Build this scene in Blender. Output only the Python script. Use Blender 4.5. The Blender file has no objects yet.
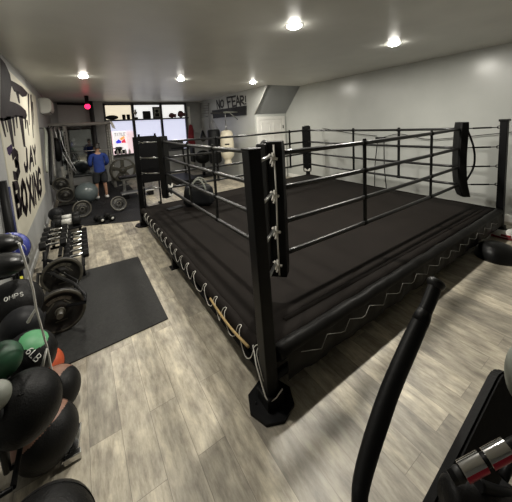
import bpy, bmesh, math, random
from mathutils import Vector, Matrix
random.seed(7)
scene = bpy.context.scene
COL = scene.collection
PI = math.pi

# ------------------------------------------------------------------ camera
S = 0.8
F, PPX, PPY = 270.947, 256.0, 153.4545
PITCH, ROLL, YAW = 0.1126, -0.0528, 0.5762
CAM = Vector((-0.9889*S, -1.4975*S, 2.0647*S))
fwd = Vector((math.sin(YAW)*math.cos(PITCH), math.cos(YAW)*math.cos(PITCH), -math.sin(PITCH)))
r0 = Vector((math.cos(YAW), -math.sin(YAW), 0)); u0 = r0.cross(fwd)
RGT = r0*math.cos(ROLL)+u0*math.sin(ROLL); UP = -r0*math.sin(ROLL)+u0*math.cos(ROLL)
cd = bpy.data.cameras.new('camera'); cam = bpy.data.objects.new('camera', cd); COL.objects.link(cam)
cam.matrix_world = Matrix(((RGT.x, UP.x, -fwd.x, CAM.x), (RGT.y, UP.y, -fwd.y, CAM.y), (RGT.z, UP.z, -fwd.z, CAM.z), (0, 0, 0, 1)))
cd.sensor_fit = 'HORIZONTAL'; cd.sensor_width = 36.0; cd.lens = 36.0*F/512.0
cd.shift_y = (PPY-251.0)/512.0; cd.clip_start = 0.02
scene.camera = cam

def ray(px, py): return fwd+RGT*((px-PPX)/F)-UP*((py-PPY)/F)
def at(px, py, x=None, y=None, z=None):
    d = ray(px, py)
    if x is not None: t = (x-CAM.x)/d.x
    elif y is not None: t = (y-CAM.y)/d.y
    else: t = (z-CAM.z)/d.z
    return CAM+d*t
def dep(px, py, t): return CAM+ray(px, py)*t

# ------------------------------------------------------------------ materials
def mat(name, col, rough=0.5, metal=0.0, var=0.12, scale=14.0, bump=0.0, bscale=120.0, spec=0.5, coat=0.0):
    m = bpy.data.materials.new(name); m.use_nodes = True
    nt = m.node_tree; b = nt.nodes['Principled BSDF']
    b.inputs['Roughness'].default_value = rough; b.inputs['Metallic'].default_value = metal
    b.inputs['Specular IOR Level'].default_value = spec
    b.inputs['Coat Weight'].default_value = coat
    tc = nt.nodes.new('ShaderNodeTexCoord'); nz = nt.nodes.new('ShaderNodeTexNoise')
    nz.inputs['Scale'].default_value = scale; nz.inputs['Detail'].default_value = 4
    nt.links.new(tc.outputs['Object'], nz.inputs['Vector'])
    rp = nt.nodes.new('ShaderNodeValToRGB')
    c = [max(0, v) for v in col]
    rp.color_ramp.elements[0].position = 0.3; rp.color_ramp.elements[1].position = 0.7
    rp.color_ramp.elements[0].color = [v*(1-var) for v in c]+[1]
    rp.color_ramp.elements[1].color = [min(1, v*(1+var)) for v in c]+[1]
    nt.links.new(nz.outputs['Fac'], rp.inputs['Fac']); nt.links.new(rp.outputs['Color'], b.inputs['Base Color'])
    if bump > 0:
        n2 = nt.nodes.new('ShaderNodeTexNoise'); n2.inputs['Scale'].default_value = bscale
        nt.links.new(tc.outputs['Object'], n2.inputs['Vector'])
        bp = nt.nodes.new('ShaderNodeBump'); bp.inputs['Strength'].default_value = bump; bp.inputs['Distance'].default_value = 0.01
        nt.links.new(n2.outputs['Fac'], bp.inputs['Height']); nt.links.new(bp.outputs['Normal'], b.inputs['Normal'])
    return m
def emat(name, col, strength):
    m = bpy.data.materials.new(name); m.use_nodes = True
    b = m.node_tree.nodes['Principled BSDF']
    b.inputs['Base Color'].default_value = (*col, 1); b.inputs['Emission Color'].default_value = (*col, 1)
    b.inputs['Emission Strength'].default_value = strength
    return m

def floor_mat():
    m = bpy.data.materials.new('vinyl_planks'); m.use_nodes = True
    nt = m.node_tree; N = nt.nodes; L = nt.links; b = N['Principled BSDF']
    tc = N.new('ShaderNodeTexCoord'); mp = N.new('ShaderNodeMapping'); mp.inputs['Rotation'].default_value = (0, 0, PI/2)
    L.new(tc.outputs['Object'], mp.inputs['Vector'])
    br = N.new('ShaderNodeTexBrick'); br.offset = 0.37; br.offset_frequency = 2
    br.inputs['Scale'].default_value = 1.0; br.inputs['Brick Width'].default_value = 1.0; br.inputs['Row Height'].default_value = 0.152
    br.inputs['Mortar Size'].default_value = 0.0012; br.inputs['Bias'].default_value = 0.0
    br.inputs['Color1'].default_value = (0.0, 0.0, 0.0, 1); br.inputs['Color2'].default_value = (1, 1, 1, 1); br.inputs['Mortar'].default_value = (0.5, 0.5, 0.5, 1)
    L.new(mp.outputs['Vector'], br.inputs['Vector'])
    # grain stretched along the plank
    mg = N.new('ShaderNodeMapping'); mg.inputs['Scale'].default_value = (30, 6.0, 1)
    L.new(tc.outputs['Object'], mg.inputs['Vector'])
    add = N.new('ShaderNodeVectorMath'); add.operation = 'ADD'
    sc = N.new('ShaderNodeVectorMath'); sc.operation = 'SCALE'; sc.inputs['Scale'].default_value = 37.0
    L.new(br.outputs['Color'], sc.inputs[0]); L.new(mg.outputs['Vector'], add.inputs[0]); L.new(sc.outputs[0], add.inputs[1])
    ng = N.new('ShaderNodeTexNoise'); ng.inputs['Scale'].default_value = 1.0; ng.inputs['Detail'].default_value = 9; ng.inputs['Roughness'].default_value = 0.72
    L.new(add.outputs[0], ng.inputs['Vector'])
    rg = N.new('ShaderNodeValToRGB')
    rg.color_ramp.elements[0].position = 0.35; rg.color_ramp.elements[0].color = (0.30, 0.27, 0.225, 1)
    rg.color_ramp.elements[1].position = 0.63; rg.color_ramp.elements[1].color = (0.60, 0.56, 0.475, 1)
    L.new(ng.outputs['Fac'], rg.inputs['Fac'])
    # broad worn patches
    mb = N.new('ShaderNodeMapping'); mb.inputs['Scale'].default_value = (9, 5.5, 1); L.new(tc.outputs['Object'], mb.inputs['Vector'])
    nb = N.new('ShaderNodeTexNoise'); nb.inputs['Scale'].default_value = 1.2; nb.inputs['Detail'].default_value = 5; L.new(mb.outputs['Vector'], nb.inputs['Vector'])
    rb = N.new('ShaderNodeValToRGB')
    rb.color_ramp.elements[0].position = 0.35; rb.color_ramp.elements[0].color = (0.70, 0.69, 0.675, 1)
    rb.color_ramp.elements[1].position = 0.65; rb.color_ramp.elements[1].color = (1.06, 1.05, 1.0, 1)
    L.new(nb.outputs['Fac'], rb.inputs['Fac'])
    m1 = N.new('ShaderNodeMixRGB'); m1.blend_type = 'MULTIPLY'; m1.inputs['Fac'].default_value = 1
    L.new(rg.outputs['Color'], m1.inputs['Color1']); L.new(rb.outputs['Color'], m1.inputs['Color2'])
    pl = N.new('ShaderNodeValToRGB')
    pl.color_ramp.elements[0].color = (0.60, 0.595, 0.59, 1); pl.color_ramp.elements[1].color = (1.14, 1.12, 1.07, 1)
    L.new(br.outputs['Color'], pl.inputs['Fac'])
    m2 = N.new('ShaderNodeMixRGB'); m2.blend_type = 'MULTIPLY'; m2.inputs['Fac'].default_value = 1
    L.new(m1.outputs['Color'], m2.inputs['Color1']); L.new(pl.outputs['Color'], m2.inputs['Color2'])
    m3 = N.new('ShaderNodeMixRGB'); L.new(br.outputs['Fac'], m3.inputs['Fac'])
    L.new(m2.outputs['Color'], m3.inputs['Color1']); m3.inputs['Color2'].default_value = (0.19, 0.165, 0.135, 1)
    L.new(m3.outputs['Color'], b.inputs['Base Color'])
    b.inputs['Roughness'].default_value = 0.42
    return m

M = dict(
    floor=floor_mat(),
    ceiling=mat('ceiling_paint', (0.70, 0.695, 0.655), 0.36, var=0.05, scale=2.2, bump=0.12, bscale=3.0),
    wall=mat('pale_grey_paint', (0.48, 0.492, 0.468), 0.27, var=0.03, scale=3.0, bump=0.05, bscale=8.0),
    wallgrey=mat('grey_paint', (0.36, 0.365, 0.36), 0.45, var=0.1, scale=2.0, bump=0.05, bscale=8.0),
    soffit=mat('shaded_soffit_paint', (0.27, 0.28, 0.285), 0.5, var=0.04, scale=2.0),  # darker than the walls: shade of the downward face put into the colour
    white=mat('white_paint', (0.75, 0.74, 0.70), 0.45, var=0.03),
    trim=mat('dark_trim', (0.03, 0.03, 0.032), 0.5),
    rubber=mat('black_rubber', (0.011, 0.011, 0.012), 0.6, spec=0.25, bump=0.25, bscale=300, var=0.25, scale=60),
    mat_r=mat('rubber_mat', (0.022, 0.022, 0.021), 0.6, spec=0.3, bump=0.3, bscale=260, var=0.25, scale=50),
    canvas=mat('ring_canvas', (0.0108, 0.0088, 0.0076), 0.8, spec=0.08, var=0.14, scale=3.0, bump=0.1, bscale=220),
    apron=mat('ring_apron_vinyl', (0.008, 0.0075, 0.007), 0.45, var=0.2, scale=6, bump=0.25, bscale=9, spec=0.12),
    blackmetal=mat('black_powder_coat', (0.005, 0.005, 0.0055), 0.42, var=0.15, spec=0.16),
    pad=mat('black_vinyl_pad', (0.005, 0.005, 0.005), 0.45, var=0.15, bump=0.08, bscale=60, spec=0.14),
    padgrey=mat('dark_grey_vinyl', (0.018, 0.018, 0.018), 0.5, spec=0.25),
    rope=mat('black_rope_cover', (0.006, 0.006, 0.006), 0.33, var=0.1, spec=0.5),
    cord=mat('white_cord', (0.68, 0.66, 0.60), 0.7),
    tan=mat('tan_strap', (0.40, 0.28, 0.12), 0.7),
    steel=mat('dull_steel', (0.45, 0.45, 0.44), 0.32, metal=1.0),
    chrome=mat('chrome', (0.62, 0.62, 0.61), 0.14, metal=1.0, var=0.02),
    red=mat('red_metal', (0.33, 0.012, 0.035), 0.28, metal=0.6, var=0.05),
    banner=mat('banner_vinyl', (0.62, 0.59, 0.48), 0.45, var=0.03, scale=3),
    ink=mat('banner_ink', (0.016, 0.011, 0.013), 0.7, var=0.4, scale=9, spec=0.1),
    purple=mat('purple_ink', (0.035, 0.018, 0.06), 0.7, var=0.2, spec=0.1),
    marker=mat('black_marker', (0.025, 0.025, 0.028), 0.6),
    iron=mat('cast_iron', (0.011, 0.010, 0.0085), 0.45, spec=0.3, var=0.2, bump=0.15, bscale=90),
    ironrim=mat('worn_iron', (0.06, 0.055, 0.042), 0.4, var=0.25, scale=30),
    ballblack=mat('matt_black_rubber', (0.005, 0.005, 0.005), 0.5, var=0.2, spec=0.2, bump=0.2, bscale=150),
    leather=mat('black_leather', (0.005, 0.005, 0.005), 0.35, spec=0.3, var=0.15, bump=0.12, bscale=70),
    green=mat('green_rubber', (0.055, 0.24, 0.095), 0.5),
    dkgreen=mat('dark_green_rubber', (0.010, 0.055, 0.024), 0.5),
    navy=mat('navy_vinyl', (0.012, 0.016, 0.07), 0.5),
    blue=mat('blue_leather', (0.03, 0.04, 0.21), 0.35),
    orange=mat('orange_rubber', (0.42, 0.07, 0.022), 0.5),
    brown=mat('brown_leather', (0.20, 0.10, 0.065), 0.5, var=0.3),
    yellow=mat('yellow_tape', (0.60, 0.56, 0.03), 0.5),
    paleball=mat('pale_grey_rubber', (0.21, 0.22, 0.19), 0.5),
    balgrey=mat('grey_vinyl_ball', (0.10, 0.122, 0.125), 0.28, var=0.04),
    label=mat('white_print', (0.62, 0.62, 0.58), 0.6),
    bagwhite=mat('cream_leather', (0.72, 0.66, 0.52), 0.4, var=0.04),
    bagdark=mat('charcoal_leather', (0.010, 0.0105, 0.0115), 0.5, spec=0.18),
    racktan=mat('grey_powder_coat', (0.20, 0.195, 0.175), 0.4, var=0.1),
    sweat=mat('blue_fleece', (0.012, 0.035, 0.19), 0.85, bump=0.2, bscale=60),
    shorts=mat('dark_cotton', (0.014, 0.015, 0.018), 0.85),
    skin=mat('skin', (0.36, 0.20, 0.13), 0.55, var=0.05),
    hair=mat('dark_hair', (0.012, 0.009, 0.007), 0.5),
    redcloth=mat('red_cloth', (0.22, 0.012, 0.02), 0.7),
    maroon=mat('maroon_leather', (0.085, 0.014, 0.018), 0.45),
    blind=mat('grey_blind', (0.5, 0.49, 0.48), 0.6, var=0.03),
    plastic=mat('white_plastic', (0.66, 0.65, 0.60), 0.35, var=0.03),
    cabinet=mat('dark_board', (0.004, 0.004, 0.0045), 0.6, spec=0.08),
    mirror=mat('mirror_glass', (0.55, 0.58, 0.58), 0.06, metal=1.0, var=0.01),
    win=emat('lit_window_blind', (0.72, 0.74, 0.92), 0.85),
    wintop=emat('bright_window_pane', (0.86, 0.86, 0.84), 0.95),
    winwarm=emat('warm_window_blind', (0.92, 0.82, 0.62), 0.85),
    street=emat('street_view_glow', (0.95, 0.74, 0.76), 0.75),
    lamp=emat('lamp_lens', (1.0, 0.96, 0.86), 75.0),
    redlamp=emat('red_lamp_glow', (1.0, 0.02, 0.10), 2.6),
    dot_r=emat('sign_red', (0.9, 0.05, 0.10), 0.7), dot_b=emat('sign_blue', (0.06, 0.06, 0.8), 0.7), dot_o=emat('sign_orange', (0.95, 0.45, 0.15), 0.8),
    dot_w=emat('sign_white', (0.95, 0.9, 0.9), 0.85), dot_k=mat('sign_black', (0.02, 0.02, 0.025), 0.5),
)

# ------------------------------------------------------------------ shape helpers
def bm_new(): return bmesh.new()
def box(bm, c, s, rot=None, bevel=0.0, mi=0, seg=2):
    r = bmesh.ops.create_cube(bm, size=1.0); vs = r['verts']
    bmesh.ops.scale(bm, vec=Vector(s), verts=vs)
    if bevel > 0:
        es = list({e for v in vs for e in v.link_edges})
        rr = bmesh.ops.bevel(bm, geom=es, offset=bevel, segments=seg, affect='EDGES', profile=0.5)
        vs = list({v for f in rr['faces'] for v in f.verts} | {v for v in vs if v.is_valid})
    mx = Matrix.Translation(Vector(c))
    if rot is not None: mx = mx @ (rot.to_4x4() if isinstance(rot, Matrix) else Matrix.Rotation(rot, 4, 'Z'))
    bmesh.ops.transform(bm, matrix=mx, verts=vs)
    fs = {f for v in vs for f in v.link_faces}
    for f in fs: f.material_index = mi
    return vs
def frame_of(d):
    d = d.normalized(); a = Vector((0, 0, 1)) if abs(d.z) < 0.9 else Vector((1, 0, 0))
    x = a.cross(d).normalized(); return x, d.cross(x)
def tube(bm, pts, r, seg=10, mi=0, closed=False, cap=True):
    pts = [Vector(p) for p in pts]; n = len(pts)
    rs = r if isinstance(r, (list, tuple)) else [r]*n
    rings = []; x = None
    for i, p in enumerate(pts):
        if closed: d = pts[(i+1) % n]-pts[i-1]
        else: d = (pts[min(i+1, n-1)]-pts[max(i-1, 0)])
        d = d.normalized()
        if x is None: x, y = frame_of(d)
        else:
            x = (x-d*x.dot(d)).normalized(); y = d.cross(x)
        rings.append([bm.verts.new(p+(x*math.cos(2*PI*k/seg)+y*math.sin(2*PI*k/seg))*rs[i]) for k in range(seg)])
    m = n if closed else n-1
    for i in range(m):
        a, b = rings[i], rings[(i+1) % n]
        for k in range(seg):
            f = bm.faces.new((a[k], a[(k+1) % seg], b[(k+1) % seg], b[k])); f.smooth = True; f.material_index = mi
    if not closed and cap:
        f = bm.faces.new(rings[0][::-1]); f.material_index = mi
        f = bm.faces.new(rings[-1]); f.material_index = mi
def lathe(bm, prof, origin, axis=(0, 0, 1), seg=28, mi=0, mis=None):
    a = Vector(axis).normalized(); x, y = frame_of(a); o = Vector(origin); rings = []
    for (r, h) in prof:
        if r < 1e-5: rings.append([bm.verts.new(o+a*h)])
        else: rings.append([bm.verts.new(o+a*h+(x*math.cos(2*PI*k/seg)+y*math.sin(2*PI*k/seg))*r) for k in range(seg)])
    for i in range(len(rings)-1):
        A, B = rings[i], rings[i+1]; mm = mis[i] if mis else mi
        if len(A) == 1 and len(B) == 1: continue
        for k in range(seg):
            k2 = (k+1) % seg
            if len(A) == 1: f = bm.faces.new((A[0], B[k2], B[k]))
            elif len(B) == 1: f = bm.faces.new((A[k], A[k2], B[0]))
            else: f = bm.faces.new((A[k], A[k2], B[k2], B[k]))
            f.smooth = True; f.material_index = mm
def ball(bm, c, r, sc=(1, 1, 1), rot=None, mi=0, seg=28, ring=18, fn=None):
    rr = bmesh.ops.create_uvsphere(bm, u_segments=seg, v_segments=ring, radius=1.0)
    vs = rr['verts']; fs = {f for v in vs for f in v.link_faces}
    for f in fs:
        f.smooth = True; f.material_index = fn(f.calc_center_median().normalized()) if fn else mi
    mx = Matrix.Translation(Vector(c)) @ (rot.to_4x4() if rot is not None else Matrix()) @ Matrix.Diagonal((r*sc[0], r*sc[1], r*sc[2], 1))
    bmesh.ops.transform(bm, matrix=mx, verts=vs)
def prism(bm, poly, n, mi=0):
    """extrude a 3-D polygon by vector n (both caps)."""
    a = [bm.verts.new(Vector(p)) for p in poly]; b = [bm.verts.new(Vector(p)+Vector(n)) for p in poly]
    k = len(a)
    fs = [bm.faces.new(a[::-1]), bm.faces.new(b)]+[bm.faces.new((a[i], a[(i+1) % k], b[(i+1) % k], b[i])) for i in range(k)]
    for f in fs: f.material_index = mi
def arc(c, u, v, r, a0, a1, n=10): return [Vector(c)+(Vector(u)*math.cos(a0+(a1-a0)*i/n)+Vector(v)*math.sin(a0+(a1-a0)*i/n))*r for i in range(n+1)]
def smooth_path(pts, n=6):
    P = [Vector(p) for p in pts]; P = [P[0]*2-P[1]]+P+[P[-1]*2-P[-2]]; out = []
    for i in range(1, len(P)-2):
        for k in range(n):
            t = k/n; a, b, c, d = P[i-1], P[i], P[i+1], P[i+2]
            out.append(0.5*((2*b)+(c-a)*t+(2*a-5*b+4*c-d)*t*t+(3*b-a-3*c+d)*t**3))
    out.append(P[-2]); return out

# ------------------------------------------------------------------ object helpers
ORIG = {}
def obj(name, bm, mats, parent=None, local=False):
    """link bm as ONE mesh; shapes are authored in world space unless local."""
    if not isinstance(mats, (list, tuple)): mats = [mats]
    if parent is not None and not local:
        bmesh.ops.translate(bm, vec=-ORIG[parent.name], verts=bm.verts)
    bmesh.ops.recalc_face_normals(bm, faces=bm.faces)
    me = bpy.data.meshes.new(name); bm.to_mesh(me); bm.free()
    for m in mats: me.materials.append(M[m])
    o = bpy.data.objects.new(name, me); COL.objects.link(o)
    if parent is not None: o.parent = parent; ORIG[o.name] = ORIG[parent.name]
    else: ORIG[o.name] = Vector((0, 0, 0))
    return o
def thing(name, label, cat, loc=(0, 0, 0), group=None):
    o = bpy.data.objects.new(name, None); COL.objects.link(o); o.location = loc; o.empty_display_size = 0.1
    ORIG[o.name] = Vector(loc); o['label'] = label; o['category'] = cat
    if group: o['group'] = group
    return o
def tag(o, label, cat, group=None):
    o['label'] = label; o['category'] = cat
    if group: o['group'] = group
    return o
def solo(name, bm, mats, label, cat, group=None):
    """a thing that is one mesh, origin moved to its base"""
    vs = [v.co for v in bm.verts]; mn = min(v.z for v in vs)
    c = Vector((sum(v.x for v in vs)/len(vs), sum(v.y for v in vs)/len(vs), mn))
    bmesh.ops.translate(bm, vec=-c, verts=bm.verts)
    o = obj(name, bm, mats); o.location = c; return tag(o, label, cat, group)
def struct(name, bm, mats, parent=None):
    o = obj(name, bm, mats, parent)
    if parent is None: o['kind'] = 'structure'
    return o
def dup(root, loc, rotz=0.0, label=None, group=None):
    r = root.copy(); COL.objects.link(r); r.location = loc; r.rotation_euler = (0, 0, rotz); ORIG[r.name] = Vector(loc)
    if label: r['label'] = label
    if group: r['group'] = group
    for ch in list(root.children):
        c = ch.copy(); COL.objects.link(c); c.parent = r; ORIG[c.name] = Vector(loc)
        for g in list(ch.children):
            d = g.copy(); COL.objects.link(d); d.parent = c
    return r

# strokes for hand-drawn lettering, unit box
GL = {
    'N': [[(0, 0), (0, 1), (1, 0), (1, 1)]], 'O': [[(.5, 1), (.1, .8), (0, .5), (.1, .2), (.5, 0), (.9, .2), (1, .5), (.9, .8), (.5, 1)]],
    'F': [[(0, 0), (0, 1), (1, 1)], [(0, .55), (.7, .55)]], 'E': [[(1, 1), (0, 1), (0, 0), (1, 0)], [(0, .5), (.8, .5)]],
    'A': [[(0, 0), (.5, 1), (1, 0)], [(.2, .38), (.8, .38)]], 'R': [[(0, 0), (0, 1), (.8, .95), (.95, .75), (.8, .55), (0, .5), (1, 0)]],
    '!': [[(.5, 1), (.5, .35)], [(.5, .1), (.5, 0)]], '3': [[(.1, .9), (.5, 1), (.9, .85), (.85, .65), (.45, .53), (.9, .4), (.95, .18), (.5, 0), (.05, .12)]],
    'J': [[(.75, 1), (.75, .2), (.5, 0), (.15, .05), (0, .28)]], 'Y': [[(0, 1), (.5, .5), (1, 1)], [(.5, .5), (.5, 0)]],
    'B': [[(0, 0), (0, 1), (.75, .95), (.9, .78), (.7, .54), (0, .52), (.8, .48), (1, .25), (.8, .03), (0, 0)]],
    'X': [[(0, 0), (1, 1)], [(0, 1), (1, 0)]], 'I': [[(.5, 0), (.5, 1)]], 'G': [[(1, .85), (.5, 1), (.1, .8), (0, .5), (.1, .2), (.5, 0), (1, .15), (1, .45), (.55, .45)]],
    'M': [[(0, 0), (.08, 1), (.5, .4), (.92, 1), (1, 0)]], 'V': [[(0, 1), (.5, 0), (1, 1)]], 'P': [[(0, 0), (0, 1), (.8, .97), (.95, .75), (.8, .5), (0, .48)]],
    'S': [[(.95, .85), (.5, 1), (.08, .8), (.3, .56), (.75, .45), (.95, .22), (.5, 0), (.05, .14)]], '6': [[(.85, .95), (.35, .8), (.05, .4), (.2, .05), (.6, 0), (.95, .2), (.8, .48), (.4, .52), (.1, .35)]],
    'L': [[(0, 1), (0, 0), (.9, 0)]], 'T': [[(0, 1), (1, 1)], [(.5, 1), (.5, 0)]], '0': [[(.5, 1), (.08, .75), (.08, .25), (.5, 0), (.92, .25), (.92, .75), (.5, 1)]],
}
def quadmap(q):
    """q: bottom-left, bottom-right, top-right, top-left points -> f(u,v)"""
    a, b, c, d = [Vector(p) for p in q]
    return lambda u, v: a*(1-u)*(1-v)+b*u*(1-v)+c*u*v+d*(1-u)*v
def ribbon(bm, pts, w, n, th=0.003, mi=0):
    n = Vector(n).normalized()
    for i in range(len(pts)-1):
        p, q = pts[i], pts[i+1]; d = q-p
        if d.length < 1e-6: continue
        d.normalize(); s = n.cross(d)*(w/2); e = d*(w*0.32)
        prism(bm, [p-e-s, q+e-s, q+e+s, p-e+s], n*th, mi)
def letter(bm, ch, q, w, n, mi=0, th=0.003):
    f = quadmap(q)
    for st in GL[ch]: ribbon(bm, [f(u, v) for u, v in st], w, n, th, mi)

# ================================================================== SETTING
XL, XR, XN, YD, YF, YB, HC = -1.42, 4.40, 3.30, 5.06, 9.0, -4.0, 2.58
bm = bm_new(); box(bm, ((XL+XR)/2, (YB+YF)/2, -0.05), (XR-XL+0.4, YF-YB+0.4, 0.1)); struct('floor', bm, 'floor')
bm = bm_new(); box(bm, ((XL+XR)/2, (YB+YF)/2, HC+0.05), (XR-XL+0.4, YF-YB+0.4, 0.1)); struct('ceiling', bm, 'ceiling')
bm = bm_new(); box(bm, (XL-0.06, (YB+YF)/2, HC/2), (0.12, YF-YB, HC)); struct('wall_left', bm, 'wallgrey')
bm = bm_new(); box(bm, (XR+0.06, (YB+YD)/2, HC/2), (0.12, YD-YB, HC)); struct('wall_right', bm, 'wall')
bm = bm_new(); box(bm, (0.5*(XL+XR), YB-0.06, HC/2), (XR-XL+0.2, 0.12, HC)); struct('wall_front', bm, 'wallgrey')
# stepped-in wall with the lettering, its end slopes with the stair soffit
YS = 4.42
bm = bm_new()
prism(bm, [(XN, YF, 0), (XN, YD, 0), (XN, YD, 1.88), (XN, YS, HC), (XN, YF, HC)], (0.12, 0, 0))
wn = struct('wall_stepped', bm, 'wall')
bm = bm_new(); box(bm, ((XN+0.12+XR)/2, YD+0.06, 0.97), (XR-XN-0.12, 0.12, 1.94)); struct('wall_door', bm, 'wall')
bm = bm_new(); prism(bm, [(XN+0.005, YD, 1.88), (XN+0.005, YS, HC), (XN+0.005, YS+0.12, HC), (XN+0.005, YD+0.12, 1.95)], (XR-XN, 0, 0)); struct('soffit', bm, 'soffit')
bm = bm_new(); tube(bm, [(XN, YD, 1.885), (XN, YS, HC-0.005)], 0.012, 6); struct('trim_1', bm, 'white')
# far wall, built round the window openings
W = [(-0.03+0.06, 0.83), (0.90, 1.78), (1.84, 2.70)]
ZS, ZT, ZB = 1.97, 2.50, 0.80
bm = bm_new()
box(bm, ((XL+0.03)/2, YF+0.06, HC/2), (0.03-XL, 0.12, HC)); box(bm, ((2.70+XR)/2, YF+0.06, HC/2), (XR-2.70, 0.12, HC))
box(bm, (1.365, YF+0.06, ZB/2), (2.67, 0.12, ZB)); box(bm, (1.365, YF+0.06, (ZT+HC)/2), (2.67, 0.12, HC-ZT))
struct('wall_back', bm, 'wallgrey')
for i, (xa, xb) in enumerate(W):
    bm = bm_new()
    for x in (xa-0.02, xb+0.02): box(bm, (x, YF-0.02, (ZB+ZT)/2), (0.055, 0.10, ZT-ZB+0.06))
    for z in (ZB-0.0, ZT): box(bm, ((xa+xb)/2, YF-0.02, z), (xb-xa+0.09, 0.10, 0.05))
    wf = struct('window_%d' % (i+1), bm, 'trim')
    bm = bm_new(); box(bm, ((xa+xb)/2, YF+0.05, (ZS+ZT)/2), (xb-xa, 0.02, ZT-ZS)); obj('upper_pane', bm, 'winwarm' if i == 0 else 'wintop', wf)
    bm = bm_new()
    if i == 0: box(bm, ((xa+xb)/2, YF+0.05, 1.79), (xb-xa, 0.02, 0.36))
    else: box(bm, ((xa+xb)/2, YF+0.05, (ZB+ZS)/2), (xb-xa, 0.02, ZS-ZB))
    obj('lower_pane', bm, 'win', wf)
    if i == 0:
        bm = bm_new(); box(bm, ((xa+xb)/2, YF+0.09, 1.21), (xb-xa, 0.02, 0.82)); obj('street_pane', bm, 'street', wf)
bm = bm_new(); box(bm, (1.365, YF-0.13, ZS), (2.76, 0.30, 0.045), bevel=0.006); struct('trim_2', bm, 'trim')
bm = bm_new(); box(bm, (2.83, YF-0.04, 1.2), (0.09, 0.10, 2.4)); struct('trim_3', bm, 'white')
# grey pillar left of the windows, its ledge
bm = bm_new(); box(bm, (-0.19, YF-0.12, HC/2), (0.30, 0.24, HC), bevel=0.005); struct('pillar', bm, 'wallgrey')
# door under the stair soffit
xd0, xd1, zd = 3.43, 4.25, 1.72
bm = bm_new()
for sx in (-1, 1): box(bm, ((xd0+xd1)/2+sx*(xd1-xd0)/2+sx*0.04, YD-0.012, zd/2), (0.085, 0.03, zd), bevel=0.005)
box(bm, ((xd0+xd1)/2, YD-0.012, zd+0.045), (xd1-xd0+0.165, 0.03, 0.09), bevel=0.005)
df = struct('door_1', bm, 'white')
bm = bm_new(); box(bm, ((xd0+xd1)/2, YD-0.004, zd/2), (xd1-xd0, 0.03, zd-0.01))
cw = (xd1-xd0)/2
for k in (0, 1):
    for (za, zb) in ((0.12, 0.62), (0.74, 1.28), (1.38, 1.63)):
        cx = xd0+cw*(k+0.5)
        for (p, q, r_, s_) in ((cx, za, cw-0.14, 0.02), (cx, zb, cw-0.14, 0.02)): box(bm, (p, YD-0.022, q), (r_, 0.012, s_))
        for sx in (-1, 1): box(bm, (cx+sx*(cw-0.14)/2, YD-0.022, (za+zb)/2), (0.02, 0.012, zb-za))
obj('door_leaf', bm, 'white', df)
bm = bm_new(); ball(bm, (xd1-0.06, YD-0.06, 0.86), 0.028); tube(bm, [(xd1-0.06, YD-0.06, 0.86), (xd1-0.06, YD, 0.86)], 0.012); obj('door_knob', bm, 'steel', df)
bm = bm_new()
for z in (0.2, 0.9, 1.5): box(bm, (xd1+0.005, YD-0.03, z), (0.03, 0.012, 0.09))
obj('hinge', bm, 'trim', df)
bm = bm_new(); box(bm, (XR-0.008, (YB+YD)/2, 0.05), (0.016, YD-YB-0.04, 0.10)); struct('baseboard_right', bm, 'white')
bm = bm_new(); box(bm, (XL+0.006, (YB+YF)/2, 0.04), (0.012, YF-YB-0.02, 0.08)); struct('baseboard_left', bm, 'wallgrey')

# recessed ceiling lights
LP = [(1.09, 0.89, 'round recessed ceiling light over the near half of the ring, topmost in the photo'),
      (2.75, 0.84, 'round recessed ceiling light nearest the pale right wall'),
      (-0.61, 4.26, 'round recessed ceiling light nearest the wall banner, left of the others'),
      (1.01, 4.14, 'round recessed ceiling light in front of the backlit windows'),
      (2.68, 4.12, 'round recessed ceiling light beside the sloped grey stair soffit')]
lt0 = None
for (x, y, lab) in LP:
    if lt0 is None:
        lt0 = thing('ceiling_light', lab, 'ceiling light', (x, y, HC), 'recessed ceiling lights')
        bm = bm_new(); lathe(bm, [(0.070, 0), (0.071, -0.006), (0.086, -0.005), (0.090, -0.001), (0.090, 0)], (0, 0, 0)); obj('trim_ring', bm, 'white', lt0, True)
        bm = bm_new(); lathe(bm, [(0, -0.034), (0.03, -0.032), (0.055, -0.024), (0.068, -0.010), (0.070, -0.002), (0, -0.002)], (0, 0, 0)); obj('lens', bm, 'lamp', lt0, True)
    else: dup(lt0, (x, y, HC), 0, lab)
def lamp(x, y, p):
    l = bpy.data.lights.new('downlight', 'AREA'); l.shape = 'DISK'; l.size = 0.11; l.energy = p; l.color = (1.0, 0.955, 0.86)
    o = bpy.data.objects.new('downlight', l); COL.objects.link(o); o.location = (x, y, HC-0.036)
for (x, y, p) in [(1.09, 0.89, 56), (2.75, 0.84, 42), (-0.61, 4.26, 30), (1.01, 4.14, 32), (2.68, 4.12, 36), (-0.62, 0.88, 30)]:
    lamp(x, y, p)
w = bpy.data.worlds.new('world'); scene.world = w; w.use_nodes = True
w.node_tree.nodes['Background'].inputs[0].default_value = (0.5, 0.52, 0.55, 1); w.node_tree.nodes['Background'].inputs[1].default_value = 0.3

# ================================================================== BOXING RING
RX, RY, D = 3.9, 3.69, 0.35
ZD = 0.31; HP = 1.51
ZR = [1.425, 1.165, 0.905, 0.655]
ring = thing('boxing_ring', 'low black boxing ring with four black corner posts, padded corners and ropes', 'boxing ring', (RX/2, RY/2, 0))
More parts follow.
